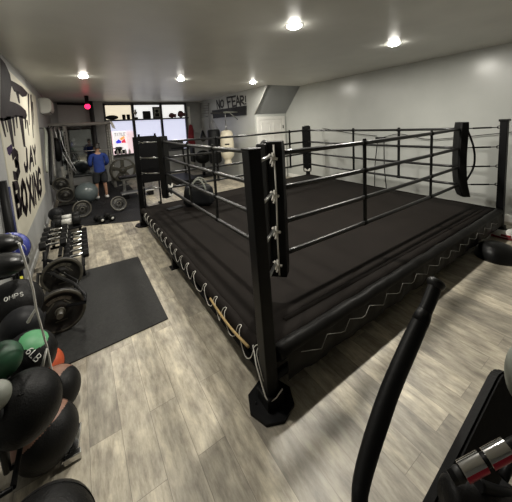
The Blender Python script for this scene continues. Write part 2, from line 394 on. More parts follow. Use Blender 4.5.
# platform (canvas top with padded edge)
bm = bm_new(); box(bm, (RX/2, RY/2, 0.245), (RX-0.02, RY-0.02, 0.13), bevel=0.05, seg=4)
for f in bm.faces: f.smooth = True
obj('canvas', bm, 'canvas', ring)
bm = bm_new(); rr = 0.048
def wob(p, q, n, amp, seed):
    rnd = random.Random(seed); P, Q = Vector(p), Vector(q)
    return [P.lerp(Q, i/n)+Vector((0, 0, (rnd.random()-.5)*amp)) for i in range(n+1)]
bm = bm_new(); tube(bm, wob((0.06, 0.0, 0.285), (RX-0.05, 0.0, 0.285), 40, 0.012, 1), rr, 12); obj('edge_roll', bm, 'apron', ring)
bm = bm_new(); tube(bm, wob((0.0, 0.06, 0.270), (0.0, RY-0.02, 0.270), 40, 0.014, 2), 0.040, 12); obj('edge_roll', bm, 'canvas', ring)
bm = bm_new(); tube(bm, wob((RX, 0.05, 0.272), (RX, RY-0.05, 0.272), 30, 0.006, 3), 0.042, 12); obj('edge_roll', bm, 'canvas', ring)
bm = bm_new(); tube(bm, wob((0.05, RY, 0.270), (RX-0.05, RY, 0.270), 30, 0.006, 4), 0.042, 12); obj('edge_roll', bm, 'canvas', ring)
# second fold of canvas just inside the near right edge
bm = bm_new(); tube(bm, wob((0.25, 0.16, 0.300), (RX-0.2, 0.13, 0.300), 40, 0.004, 5), 0.020, 10); obj('canvas_fold', bm, 'canvas', ring)
# apron skirt hanging under the edge on the near right side, gently wavy
bm = bm_new(); nn = 80; g = []
for i in range(nn+1):
    x = 0.10+(RX-0.2)*i/nn; wv = 0.007*math.sin(i*0.9)+0.004*math.sin(i*2.3+1)
    g.append([bm.verts.new((x, -0.046+wv*0.3, 0.285)), bm.verts.new((x, -0.060+wv, 0.20)), bm.verts.new((x, -0.050+wv, 0.115+0.004*math.sin(i*0.7)))])
for i in range(nn):
    for k in (0, 1):
        f = bm.faces.new((g[i][k], g[i+1][k], g[i+1][k+1], g[i][k+1])); f.smooth = True
obj('apron_skirt', bm, 'apron', ring)
# steel frame rails + legs
bm = bm_new()
for (a, b) in (((0, 0.0), (RX, 0.0)), ((RX, 0), (RX, RY)), ((RX, RY), (0, RY)), ((0, RY), (0, 0))):
    tube(bm, [(a[0], a[1], 0.15), (b[0], b[1], 0.15)], 0.026, 8)
for k in range(1, 4): box(bm, (RX*k/4, RY/2, 0.15), (0.05, RY, 0.05)); box(bm, (RX/2, RY*k/4, 0.15), (RX, 0.05, 0.05))
obj('base_frame', bm, 'blackmetal', ring)
for (x, y) in [(0, 1.92), (RX/2, 0.5), (RX/2, RY-0.1), (RX-0.1, RY/2), (RX/2, RY/2)]:
    bm = bm_new(); box(bm, (x, y, 0.07), (0.05, 0.05, 0.14)); box(bm, (x, y, 0.006), (0.10, 0.10, 0.012)); obj('support_leg', bm, 'blackmetal', ring)
# lacing along the two near edges
bm = bm_new(); n = 17; SL = []; rl_ = random.Random(3)
for i in range(n):
    st = (RY-0.3)/n; y0 = 0.10+st*i+(rl_.random()-.5)*0.07; k = 0.35+0.65*max(0, 1-i/9)+rl_.random()*0.15
    SL += [(-0.046, y0-st*0.42, 0.275-0.10*k), (-0.043, y0-st*0.1, 0.285), (-0.012, y0, 0.313), (-0.030, y0+0.02, 0.304), (-0.046, y0+st*0.25, 0.28-0.06*k)]
tube(bm, smooth_path(SL, 3), 0.0027, 6)
obj('side_lacing', bm, 'cord', ring)
bm = bm_new(); tube(bm, smooth_path([(-0.052, 0.14, 0.285), (-0.054, 0.35, 0.262), (-0.054, 0.55, 0.268), (-0.05, 0.72, 0.285)], 5), 0.009, 8); obj('tan_strap', bm, 'tan', ring)['label'] = 'tan cord along the laced edge near the front post'
bm = bm_new(); tube(bm, [(-0.03, 0.12, 0.30), (-0.058, 0.05, 0.24), (-0.056, -0.03, 0.10), (-0.050, -0.052, 0.075), (0.0, -0.058, 0.08), (0.052, -0.052, 0.10)], 0.004, 6); obj('loose_cord', bm, 'cord', ring)
bm = bm_new(); n = 15; FL = []
for i in range(n):
    x0 = 0.2+(RX-0.5)*i/n; x1 = x0+(RX-0.5)/n
    FL += [(x0, -0.060, 0.262), ((x0+x1)/2, -0.074, 0.225), (x0*0.3+x1*0.7, -0.073, 0.205+0.02*(i % 3)*0.5)]
tube(bm, FL, 0.0024, 5); obj('front_lacing', bm, 'racktan', ring)
# posts: square tube, cap, octagonal foot
PA = dict(A=(0, 0), B=(0, RY), C=(RX, RY), Dd=(RX, 0))
for k, (px, py) in PA.items():
    lean = Vector((-0.030, 0.020, 0)) if k == 'A' else Vector((0, 0, 0))
    bm = bm_new(); vs = box(bm, (px, py, HP/2+0.02), (0.078, 0.078, HP-0.04), bevel=0.006)
    for v in bm.verts: v.co += lean*(v.co.z/HP-0.0)*(1 if k == 'A' else 0)
    po = obj('corner_post', bm, 'blackmetal', ring)
    bm = bm_new(); box(bm, (px+lean.x, py+lean.y, HP+0.004), (0.083, 0.083, 0.012) if k != 'Dd' else (0.10, 0.10, 0.03), bevel=0.004); obj('post_cap', bm, 'pad', po)
    bm = bm_new(); q = 0.128; o8 = [(q, .055), (.055, q), (-.055, q), (-q, .055), (-q, -.055), (-.055, -q), (.055, -q), (q, -.055)]
    o8 = [(a*math.cos(.35)-b*math.sin(.35), a*math.sin(.35)+b*math.cos(.35)) for a, b in o8]
    prism(bm, [(px+a, py+b, 0.0) for a, b in o8], (0, 0, 0.018)); box(bm, (px, py, 0.05), (0.115, 0.115, 0.075), bevel=0.004)
    obj('foot_plate', bm, 'blackmetal', po)
    for s in (-1, 1):
        bm = bm_new(); lathe(bm, [(0, 0.026), (0.007, 0.025), (0.008, 0.018)], (px+s*0.085, py-s*0.03, 0), seg=10); obj('anchor_bolt', bm, 'blackmetal', po)
# corner pads (hang inside the post), ties and turnbuckles
PADS = dict(A=((0.362, 0.345), 0.52), B=((D, RY-D), 0.50), C=((RX-D, RY-D), 0.48), Dd=((RX-D, D), 0.50))
for k, ((cx, cy), zb) in PADS.items():
    px, py = PA[k]; d = Vector((cx-px, cy-py, 0)).normalized(); s = Vector((-d.y, d.x, 0)); ang = math.atan2(d.y, d.x)
    bm = bm_new(); zt = HP+0.005; n = 14; L_ = []
    for i in range(n+1):
        t = i/n; z = zt+(zb-zt)*t; off = 0.0
        if k == 'Dd': off = 0.018*math.sin(t*2.8)-0.055*t**6
        c = Vector((cx, cy, z))+d*off
        prof = [(-.05, -.085), (.035, -.095), (.055, -.075), (.055, .075), (.035, .095), (-.05, .085)]
        wk = 0.80 if k == 'A' else 1.0; sc_ = 1.0 if 0 < i < n else 0.93
        L_.append([bm.verts.new(c+d*a*sc_+s*b*sc_*wk) for a, b in prof])
    for i in range(n):
        for j in range(6):
            f = bm.faces.new((L_[i][j], L_[i][(j+1) % 6], L_[i+1][(j+1) % 6], L_[i+1][j]))
    bm.faces.new(L_[0]); bm.faces.new(L_[-1][::-1])
    pd = obj('corner_pad', bm, 'pad', ring)
    if k in 'AB':
        bm = bm_new(); c0 = Vector((cx, cy, 0))-d*0.058-s*0.012
        tube(bm, [c0+Vector((0, 0, zt-0.02)), c0+Vector((0.004, 0, 1.1)), c0+Vector((0, 0.004, 0.8)), c0+Vector((0, 0, zb+0.02))], 0.0065, 6)
        obj('back_cord', bm, 'cord', pd)
        bm = bm_new(); c1 = Vector((cx, cy, 0))-d*0.062+s*0.075
        box(bm, (c1.x, c1.y, (zt+zb)/2+0.04), (0.03, 0.075, zt-zb-0.10), rot=ang, bevel=0.01); obj('back_flap', bm, 'padgrey', pd)
    for zi, z in enumerate(ZR):
        a = Vector((px, py, z))+d*0.062+(Vector((-0.027, 0.018, 0)) if k == 'A' else Vector((0, 0, 0))); b = Vector((cx, cy, z))-d*0.048
        bm = bm_new(); m_ = a.lerp(b, 0.5); u = (b-a)
        tube(bm, [a, a+u*0.25], 0.006, 8); tube(bm, [a+u*0.22, a+u*0.78], 0.011, 10); tube(bm, [a+u*0.75, b], 0.006, 8)
        tube(bm, arc(a, d, Vector((0, 0, 1)), 0.018, 0, 2*PI, 10)[:-1], 0.005, 6, closed=True)
        obj('turnbuckle', bm, 'steel' if k in 'AB' else 'blackmetal', ring)
    tz = ZR if k == 'A' else ([0.50] if k == 'C' else ([0.52, 0.66] if k == 'B' else []))
    for z in tz:
        base = Vector((cx, cy, z-0.015))-d*0.085-s*0.008 if k == 'A' else Vector((cx, cy, z+0.02))+d*0.07
        bm = bm_new()
        if k == 'A':
            tube(bm, smooth_path([base+s*0.028+Vector((0, 0, .02)), base-d*0.008, base-s*0.03+Vector((0, 0, -.012))], 4), 0.010, 6)
            tube(bm, smooth_path([base+s*0.018+Vector((0, 0, -0.04)), base-d*0.01+Vector((0, 0, .004)), base+s*0.0+Vector((0, 0, .032))], 4), 0.009, 6)
            tube(bm, smooth_path([base, base-d*0.008+Vector((0, 0, -0.04)), base+s*0.01+Vector((0, 0, -.06))], 4), 0.0075, 6)
            ball(bm, base-d*0.008, 0.017, seg=10, ring=6)
        else:
            for a_ in range(3): tube(bm, smooth_path([base-s*0.06+Vector((0, 0, .02*a_)), base+d*0.02+Vector((0, 0, -.01)), base+s*0.06+Vector((0, 0, .03-.02*a_))], 4), 0.012, 6)
        obj('cord_tie', bm, 'cord', pd)
# ropes
def side(p, q):
    return Vector((*p, 0)), Vector((*q, 0))
pA, pB, pC, pD_ = (PADS[k][0] for k in ('A', 'B', 'C', 'Dd'))
pA = (0.375, 0.355)
SIDES = [(pA, pD_, [1.05, 2.34]), (pA, pB, [1.05, 1.82]), (pD_, pC, [0.86, 1.73]), (pB, pC, [0.95, 2.70])]
for (p, q, sp) in SIDES:
    P, Q = side(p, q); dv = (Q-P).normalized()
    for z in ZR:
        sag = 0.012
        pts = [P.lerp(Q, i/16)+Vector((0, 0, z-sag*4*(i/16)*(1-i/16))) for i in range(17)]
        bm = bm_new(); tube(bm, pts, 0.0195, 10); obj('rope', bm, 'rope', ring)
    for e in sp:
        c = P+dv*e; nrm = Vector((-dv.y, dv.x, 0)); bm = bm_new()
        ang = math.atan2(dv.y, dv.x)
        box(bm, (c.x, c.y, (ZR[0]+ZR[3])/2), (0.040, 0.018, ZR[0]-ZR[3]+0.06), rot=ang, bevel=0.005)
        for z in ZR:
            lathe(bm, [(0.017, -0.03), (0.024, -0.026), (0.024, 0.026), (0.017, 0.03)], Vector((c.x, c.y, z-0.01)), axis=dv, seg=10)
        obj('rope_spacer', bm, 'pad', ring)
# black glove-like cushion tied on top of the near pad
bm = bm_new(); ball(bm, (0.34, 0.415, 1.47), 0.05, (0.8, 0.9, 1.15)); tube(bm, [(0.34, 0.415, 1.44), (0.335, 0.40, 1.30)], [0.04, 0.035], 10); obj('pad_knot', bm, 'padgrey', ring)
bm = bm_new(); tube(bm, smooth_path([(RX-D+0.09, D-0.03, 1.42), (RX-D+0.16, D-0.09, 1.15), (RX-D+0.15, D-0.10, 0.9), (RX-D+0.10, D-0.02, 0.66)], 6), 0.013, 8); obj('pad_strap', bm, 'pad', ring)

# duffel bag on the ring floor
bg = thing('duffel_bag', 'black duffel bag with two handles lying on the ring canvas', 'bag', (0.74, 3.04, ZD))
bq = at(198, 205, z=ZD); bg.location = (bq.x+0.02, bq.y-0.03, ZD+0.005); ORIG[bg.name] = Vector(bg.location)
RB_ = Matrix.Rotation(-0.5, 3, 'Z')
bm = bm_new(); box(bm, (0, 0, 0.18), (0.50, 0.27, 0.36), bevel=0.09, seg=5)
for v in bm.verts:
    v.co += Vector((0.014*math.sin(v.co.y*30+v.co.z*9), 0.012*math.sin(v.co.x*24), 0.014*math.sin(v.co.x*17+1)*(v.co.z > 0.15)))
    v.co.x *= 1-0.25*max(0, v.co.z-0.05); v.co.z = max(v.co.z, 0.003)
for f in bm.faces: f.smooth = True
bmesh.ops.rotate(bm, cent=(0, 0, 0), matrix=RB_, verts=bm.verts); obj('bag_body', bm, 'bagdark', bg, True)
for s in (-1, 1):
    bm = bm_new(); pts = smooth_path([(-0.13, s*0.12, 0.22), (-0.11, s*0.13, 0.34), (-0.03, s*0.09, 0.44), (0.05, s*0.09, 0.44), (0.12, s*0.13, 0.34), (0.14, s*0.12, 0.22)], 6)
    tube(bm, pts, 0.015, 8); bmesh.ops.rotate(bm, cent=(0, 0, 0), matrix=RB_, verts=bm.verts); obj('handle', bm, 'paleball', bg, True)
bm = bm_new(); q = at(175, 208.5, z=ZD); box(bm, (q.x, q.y, ZD+0.014), (0.26, 0.11, 0.024), rot=0.2, bevel=0.011); solo('hand_wrap', bm, 'padgrey', 'flat black wrap lying on the canvas beside the duffel bag', 'wrap')

# ================================================================== LEFT WALL BANNER
bn = thing('wall_banner', 'large cream gym banner with dark dripping drawing on the left wall', 'banner', (XL, 4.0, 0.3))
xb = XL+0.012
P_ = lambda px, py: at(px, py, x=xb)
quad = [at(-18, 52, x=XL+0.001), at(35, 100, x=XL+0.001), at(45, 192, x=XL+0.001), at(21, 249, x=XL+0.001), at(4, 172, x=XL+0.001)]
quad = [Vector((XL+0.001, 2.35, 2.46)), Vector((XL+0.001, 5.75, 2.40)), at(45, 192, x=XL+0.001), at(20, 249, x=XL+0.001)]
bm = bm_new(); prism(bm, quad, (0.01, 0, 0)); obj('banner_sheet', bm, 'banner', bn)
def shp(bm, pts, f, th=0.004, mi=0):
    v3 = [P_(*f(x, y)) for x, y in pts]
    a = [bm.verts.new(p) for p in v3]; f = bm.faces.new(a); f.material_index = mi; bmesh.ops.triangulate(bm, faces=[f], ngon_method='EAR_CLIP')
f1 = lambda x, y: (x/3.86, 50+y/3.86)
bm = bm_new()
shp(bm, [(0, 28), (20, 52), (38, 92), (46, 130), (41, 168), (38, 197), (0, 217)], f1)
shp(bm, [(41, 116), (62, 127), (86, 142), (107, 165), (102, 178), (86, 182), (70, 166), (54, 160), (45, 140)], f1)
shp(bm, [(0, 217), (38, 197), (60, 204), (80, 215), (100, 234), (105, 254), (99, 270), (84, 262), (70, 258), (50, 262), (40, 268), (25, 258), (14, 275), (0, 272)], f1)
for (x0, y0, x1, y1, ww) in [(5, 262, 22, 336, 6), (33, 256, 52, 374, 9), (62, 252, 67, 302, 4), (80, 254, 95, 374, 8), (97, 260, 100, 304, 4), (50, 258, 58, 332, 5), (18, 262, 30, 318, 4), (66, 160, 75, 206, 6), (109, 168, 113, 290, 3), (119, 172, 129, 340, 2.5), (104, 270, 112, 330, 2.5), (125, 200, 131, 290, 2)]:
    shp(bm, [(x0-ww, y0), (x0+ww, y0), (x1+ww*.45, y1), (x1-ww*.45, y1)], f1)
obj('banner_drawing', bm, ['ink'], bn)
f2 = lambda x, y: (x/5.02, 130+y/5.02)
def LQ(bm, ch, pts, w, mi=0):
    q = [P_(*f2(x, y)) for x, y in pts]   # bl br tr tl
    letter(bm, ch, q, w*1.25, (1, 0, 0), mi, 0.003)
bm = bm_new()
shp(bm, [(33, 90), (58, 70), (66, 100), (50, 130), (40, 120)], f2, mi=1)
LQ(bm, '3', [(70, 245), (98, 218), (88, 105), (58, 118)], 0.075); LQ(bm, 'J', [(126, 205), (142, 190), (138, 96), (116, 104)], 0.07); LQ(bm, 'A', [(150, 196), (168, 176), (164, 86), (144, 96)], 0.06); LQ(bm, 'Y', [(170, 172), (184, 160), (176, 82), (164, 88)], 0.06)
LQ(bm, 'B', [(90, 424), (108, 405), (92, 265), (68, 282)], 0.08); LQ(bm, 'O', [(118, 424), (140, 398), (124, 258), (104, 272)], 0.085); LQ(bm, 'X', [(150, 402), (170, 372), (152, 240), (134, 256)], 0.08)
LQ(bm, 'I', [(166, 372), (176, 362), (168, 234), (156, 240)], 0.08); LQ(bm, 'N', [(180, 364), (194, 340), (182, 214), (170, 228)], 0.08); LQ(bm, 'G', [(196, 336), (208, 312), (200, 190), (188, 206)], 0.08)
obj('banner_lettering', bm, ['ink', 'purple'], bn)

# dark blue padded pole leaning on left wall below the banner
a = at(12, 246, x=XL+0.04); b = at(2, 181, x=XL+0.04)
pr = thing('padded_pole', 'black and blue padded pole standing against the wall beside the banner', 'pole', (a.x, a.y, 0))
bm = bm_new(); tube(bm, [(a.x, a.y, 0.0), (b.x, b.y, b.z)], 0.032, 12); obj('pole', bm, 'pad', pr)
bm = bm_new(); tube(bm, [(a.x+0.034, a.y+0.018, 0.3), (b.x+0.034, b.y+0.018, b.z-0.06)], 0.011, 8); obj('blue_stripe', bm, 'navy', pr)

# split air conditioner high on left wall
ac = thing('air_conditioner', 'white split air conditioner mounted high on left wall', 'air conditioner', (XL, 6.75, 2.12))
bm = bm_new(); prism(bm, [(XL, 6.3, 2.10), (XL+0.14, 6.3, 2.10), (XL+0.21, 6.3, 2.18), (XL+0.21, 6.3, 2.40), (XL+0.17, 6.3, 2.43), (XL, 6.3, 2.43)], (0, 0.85, 0))
bmesh.ops.bevel(bm, geom=list(bm.edges), offset=0.018, segments=2, affect='EDGES'); obj('casing', bm, 'plastic', ac)
bm = bm_new(); box(bm, (XL+0.165, 6.72, 2.128), (0.012, 0.70, 0.035), rot=Matrix.Rotation(-0.7, 3, 'Y')); obj('louver', bm, 'padgrey', ac)
bm = bm_new(); box(bm, (XL+0.006, 6.72, 2.30), (0.008, 0.7, 0.2)); obj('wall_mount', bm, 'steel', ac)

# rubber mats
bm = bm_new(); prism(bm, [(-1.26, 1.05, 0.0), (-0.305, 1.085, 0.0), (-0.305, 2.49, 0.0), (-1.24, 2.55, 0.0)], (0, 0, 0.010)); solo('floor_mat', bm, 'mat_r', 'plain black rubber mat on the wood floor beside the ring', 'mat')
bm = bm_new(); prism(bm, [(-1.34, 4.75, 0.0), (-1.05, 4.75, 0.0), (-0.86, 4.36, 0.0), (-0.17, 4.04, 0.0), (0.30, 3.86, 0.0), (0.34, 8.85, 0.0), (-1.34, 8.85, 0.0)], (0, 0, 0.008)); solo('rubber_flooring', bm, 'rubber', 'black rubber flooring under the weights area at the far left', 'mat')

# ================================================================== HEX BAR WITH TWO PLATES
def plate(bm, c, R, th, axis, mi=0):
    prof = [(0.026, -th*.5), (0.07, -th*.5), (0.075, -th*.28), (R*.80, -th*.22), (R*.86, -th*.5), (R*.97, -th*.5), (R, -th*.35), (R, th*.35), (R*.97, th*.5), (R*.86, th*.5), (R*.80, th*.22), (0.075, th*.28), (0.07, th*.5), (0.026, th*.5), (0.026, -th*.5)]
    lathe(bm, prof, c, axis, 40, mi, mis=[0, 0, 0, 0, 1, 1, 0, 1, 1, 0, 0, 0, 0, 0])
def plate_marks(bm, c, R, axis, off):
    a = Vector(axis).normalized(); x, y = frame_of(a)
    if y.z < 0: x, y = -x, -y
    for k in range(9):
        t = PI/2+(k-4)*0.17; p = Vector(c)+(x*math.cos(t)+y*math.sin(t))*R*.62+a*off
        e = Matrix((x, y, a)).transposed() @ Matrix.Rotation(t-PI/2, 3, 'Z')
        box(bm, p, (0.016 if k % 3 else 0.022, 0.028, 0.004), rot=e)
def plate_ribs(t_, c, R, axis, off):
    a = Vector(axis).normalized(); x, y = frame_of(a)
    if y.z < 0: x, y = -x, -y
    for t in (0.7, PI-0.7, -PI/2):
        bm = bm_new(); p = Vector(c)+(x*math.cos(t)+y*math.sin(t))*R*.44+a*off; e = Matrix((x, y, a)).transposed() @ Matrix.Rotation(t-PI/2, 3, 'Z')
        box(bm, p, (0.085, 0.012, 0.006), rot=e, bevel=0.003); obj('raised_rib', bm, 'ironrim', t_)
def weight_plate(c, R, axis, lab, group=None, th=0.04):
    t = thing('weight_plate', lab, 'weight plate', (c[0], c[1], c[2]-R), group)
    bm = bm_new(); plate(bm, c, R, th, axis); obj('plate_disc', bm, ['iron', 'ironrim'], t)
    bm = bm_new(); a = Vector(axis).normalized()
    plate_marks(bm, c, R, a, th*.26)
    obj('raised_lettering', bm, 'ironrim', t); plate_ribs(t, c, R, a, th*.26)
    bm = bm_new(); lathe(bm, [(0.026, -th*.56), (0.038, -th*.56), (0.038, th*.56), (0.026, th*.56)], c, axis, 20); obj('hub_ring', bm, 'ironrim', t)
    return t
RW = 0.183
d1, d2 = ray(60.5, 312), ray(62.5, 276); n1 = CAM+d1*((CAM.z-0.183)/-d1.z); n2 = CAM+d2*((CAM.z-0.183)/-d2.z)
ax1 = Vector((0.20, -1, 0.10)).normalized(); ax2 = Vector((0.22, -1, 0.12)).normalized()
n1.z = n2.z = RW+0.012; ax1 = ax2 = (n1-n2).normalized()
weight_plate(n1, RW, ax1, 'nearer upright iron plate loaded on the hex bar by the mat', 'plates on the hex bar')
weight_plate(n2, RW, ax2, 'farther upright iron plate loaded on the hex bar by the dumbbells', 'plates on the hex bar')
hb = thing('hex_bar', 'black hexagonal trap bar lying between two upright iron plates', 'barbell', ((n1.x+n2.x)/2, (n1.y+n2.y)/2, 0))
cz = 0.225; cx = (n1.x+n2.x)/2
m = (n1+n2)/2; dy = (n1-n2).normalized()
def hp(a, b, z=0.0): return m+dy*a+Vector((b, 0.0, z))
HL = (n1-n2).length/2
hz = lambda px, py: at(px, py, z=0.29)
bm = bm_new(); hexp = [hz(47, 301), hz(37, 287), hz(38, 274), hz(51, 273), hz(73, 283), hz(85, 294), hz(85.5, 302)]
hexp += [hp(HL-0.055, 0.0, 0.0)]
tube(bm, hexp, 0.0135, 10, closed=True); obj('hex_frame', bm, 'blackmetal', hb)
for (a0, a1) in ((HL-0.06, HL+0.09), (-HL+0.06, -HL-0.09)):
    bm = bm_new(); tube(bm, [hp(a0, 0), hp(a1, 0)], 0.0235, 14); obj('sleeve', bm, 'ironrim', hb)
bm = bm_new(); tube(bm, [hz(53, 276), hz(55.5, 269), hz(78, 281), hz(75, 287)], 0.0095, 8); obj('grip_handle', bm, 'blackmetal', hb)
bm = bm_new(); tube(bm, [hp(-HL+0.06, 0), hz(64, 279)], 0.012, 8); obj('cross_bar', bm, 'blackmetal', hb)

# ================================================================== DUMBBELLS ON LOW RACK
rk = thing('dumbbell_rack', 'low black two-tier dumbbell rack along the left wall', 'rack', (-1.08, 3.15, 0))
for (x, z, tl) in ((-0.955, 0.14, 0.12), (-1.16, 0.32, 0.12)):
    bm = bm_new()
    for s in (-1, 1): box(bm, (x+s*0.062, 2.98, z+s*-0.012), (0.035, 1.15, 0.02), bevel=0.004)
    obj('shelf_rail', bm, 'blackmetal', rk)
for y in (2.40, 3.56):
    bm = bm_new(); tube(bm, [(-0.88, y, 0.012), (-1.29, y, 0.012)], 0.02, 8); tube(bm, [(-1.25, y, 0.012), (-1.22, y, 0.40)], 0.02, 8); tube(bm, [(-1.25, y, 0.32), (-0.90, y, 0.11)], 0.018, 8); tube(bm, [(-0.90, y, 0.012), (-0.90, y, 0.12)], 0.018, 8); obj('side_frame', bm, 'blackmetal', rk)
def dumbbell(name, label, grp, loc, rh, hl, handle_len, hexa=True):
    t = thing(name, label, 'dumbbell', loc, grp)
    for s in (-1, 1):
        bm = bm_new(); x0 = s*handle_len/2; x1 = s*(handle_len/2+hl)
        sg = 6 if hexa else 24
        lathe(bm, [(0, x0), (rh*.86, x0), (rh, x0+s*hl*.15), (rh, x1-s*hl*.15), (rh*.82, x1), (0, x1)], (0, 0, rh), (1, 0, 0), sg)
        if hexa:
            for f in bm.faces: f.smooth = False
        h = obj('head', bm, 'ballblack', t, True)
        bm = bm_new(); lathe(bm, [(0, x1+s*.002), (rh*.42, x1+s*.002), (rh*.42, x1-s*.004)], (0, 0, rh), (1, 0, 0), 16); obj('number_disc', bm, 'label', h, True)
    bm = bm_new(); lathe(bm, [(0.013, -handle_len/2), (0.0165, -handle_len/4), (0.018, 0), (0.0165, handle_len/4), (0.013, handle_len/2)], (0, 0, rh), (1, 0, 0), 14); obj('handle', bm, 'chrome', t, True)
    return t
db = dumbbell('hex_dumbbell', 'black hex dumbbell with chrome handle, nearest on the lower tier of the rack', 'hex dumbbells on the low rack', (-0.955, 2.54, 0.165), 0.052, 0.062, 0.13)
ordn = ['second', 'third', 'fourth', 'fifth', 'sixth', 'seventh', 'eighth']
for i in range(5): dup(db, (-0.955, 2.54+0.172*(i+1), 0.165), 0, 'black hex dumbbell with chrome handle, %s from the front on the lower tier' % ordn[i])
for i in range(4): dup(db, (-1.16, 2.60+0.185*i, 0.345), 0, ('black hex dumbbell on the upper tier by the wall, %s' % (['nearest of the row', 'second from the front', 'third from the front', 'farthest of the row'][i])))
# two big dumbbells with white labels at the end of the rack
def labelled(c, lab):
    t = thing('round_dumbbell', lab, 'dumbbell', c, 'large white-banded dumbbells')
    for s in (-1, 1):
        bm = bm_new(); lathe(bm, [(0, s*.07), (.07, s*.07), (.078, s*.085), (.078, s*.16), (.065, s*.18), (0, s*.18)], (0, 0, .078), (1, 0, 0), 24); obj('head', bm, 'ballblack', t, True)
    bm = bm_new(); lathe(bm, [(0, -.07), (.05, -.07), (.05, .07), (0, .07)], (0, 0, .078), (1, 0, 0), 20); obj('white_band', bm, 'label', t, True)
    return t
q1 = at(67, 222, y=4.02); q2 = at(66.5, 213.5, y=4.30); zt_ = q1.z-0.078
bx = thing('dumbbell_stand', 'small black stand under the white-banded dumbbells', 'stand', (-1.10, 4.12, 0))
bm = bm_new(); box(bm, (-1.10, 4.16, zt_-0.016), (0.42, 0.50, 0.03), bevel=0.008); obj('top', bm, 'blackmetal', bx)
for sx in (-1, 1):
    for sy in (-1, 1):
        bm = bm_new(); box(bm, (-1.10+sx*0.18, 4.16+sy*0.22, (zt_-0.03)/2), (0.035, 0.035, zt_-0.032)); obj('leg', bm, 'blackmetal', bx)
labelled((q1.x, 4.02, zt_), 'nearer of two round dumbbells with white bands at the rack end')
labelled((q2.x, 4.30, zt_), 'farther of two round dumbbells with white bands at the rack end')
q = at(54, 209, y=4.3); bm = bm_new(); ball(bm, (-1.255, 4.62, 0.245), 0.115, (1, 1, 1)); ob = None
bm2 = bm; st = thing('medicine_ball', 'dark grey medicine ball by the wall behind the white-banded dumbbells', 'ball', (-1.255, 4.62, 0)); obj('ball', bm2, 'bagdark', st)
bm = bm_new(); lathe(bm, [(0.09, 0.008), (0.105, 0.008), (0.09, 0.13), (0.078, 0.15), (0.078, 0.12), (0.09, 0.008)], (-1.255, 4.62, 0.0), (0, 0, 1), 24); obj('ring_base', bm, 'pad', st)

# exercise ball
d_ = ray(85.5, 192.5); t_ = (CAM.z-0.008)/(-d_.z+10.3/F); R_ = 10.3*t_/F; eb = CAM+d_*t_+Vector((0.02, -0.03, 0)); bm = bm_new(); ball(bm, (eb.x, eb.y, R_+0.008), R_, seg=40, ring=26)
solo('exercise_ball', bm, 'balgrey', 'shiny grey inflated exercise ball on the rubber flooring', 'ball')

# loose plates in far weights area
def leaning_plate(px, py, y, R, axis, lab, th=0.04):
    p = at(px, py, y=y); return weight_plate(p, R, axis, lab, 'iron plates in the far weights area', th)
tr = thing('plate_tree', 'steel plate tree by the left wall holding two iron plates', 'rack', (-1.16, 6.35, 0))
bm = bm_new(); box(bm, (-1.16, 6.35, 0.45), (0.06, 0.06, 0.87)); obj('upright', bm, 'racktan', tr)
bm = bm_new(); box(bm, (-1.16, 6.35, 0.025), (0.36, 0.06, 0.04)); box(bm, (-1.16, 6.45, 0.025), (0.06, 0.3, 0.04)); obj('base', bm, 'racktan', tr)
pa = at(61, 184.5, y=6.22); pb = at(65.6, 195, y=6.12)
for p in (pa, pb):
    bm = bm_new(); tube(bm, [(p.x, 6.33, p.z), (p.x, p.y-0.08, p.z)], 0.014, 10); obj('peg', bm, 'steel', tr)
weight_plate(pa, 0.165, (0, -1, 0), 'upper iron plate hanging on the plate tree', 'plates on the plate tree', 0.035)
weight_plate(pb, 0.172, (0, -1, 0), 'lower iron plate hanging on the plate tree left of the exercise ball', 'plates on the plate tree', 0.035)
c = at(82.5, 212, y=4.95); c.z = 0.175; weight_plate(c, 0.165, (0.25, -1, 0.25), 'iron plate leaning in front of the exercise ball', 'iron plates in the far weights area', 0.03)
c = at(119.5, 211, y=4.85); c.z = 0.17; weight_plate(c, 0.155, (0.3, -1, 0.6), 'tilted iron plate on the rubber flooring near the ring corner', 'iron plates in the far weights area', 0.03)
# big wheel-like bumper plate on a peg stand
pw = at(122.8, 170, y=7.48); wx_ = pw.x
ws = thing('plate_stand', 'grey stand holding the large wheel-like plate under the street window', 'stand', (wx_, 7.6, 0))
bm = bm_new(); box(bm, (wx_, 7.62, 0.30), (0.06, 0.06, 0.57)); box(bm, (wx_+0.04, 7.62, 0.02), (0.34, 0.07, 0.03)); box(bm, (wx_, 7.60, 0.02), (0.07, 0.35, 0.03)); obj('upright', bm, 'racktan', ws)
pw = at(122.8, 170, y=7.48); bm = bm_new(); tube(bm, [(pw.x, 7.6, pw.z), (pw.x, 7.40, pw.z)], 0.012, 10); obj('peg', bm, 'steel', ws)
wp = thing('grip_plate', 'large iron plate with round grip holes under the street window', 'weight plate', (pw.x, 7.48, pw.z-0.35))
bm = bm_new(); lathe(bm, [(0.295, -.02), (0.35, -.02), (0.35, .02), (0.295, .02), (0.295, -.02)], (pw.x, 7.48, pw.z), (0, 1, 0), 40); obj('rim', bm, 'ironrim', wp)
bm = bm_new(); lathe(bm, [(0.024, -.02), (0.11, -.02), (0.11, .02), (0.024, .02), (0.024, -.02)], (pw.x, 7.48, pw.z), (0, 1, 0), 30); obj('hub', bm, 'ironrim', wp)
for k in range(5):
    t = 2*PI*k/5+0.3; e = Matrix.Rotation(-t, 3, 'Y'); bm = bm_new()
    box(bm, Vector((pw.x, 7.48, pw.z))+Vector((math.cos(t), 0, math.sin(t)))*0.205, (0.21, 0.03, 0.10), rot=e, bevel=0.01); obj('spoke', bm, 'ironrim', wp)
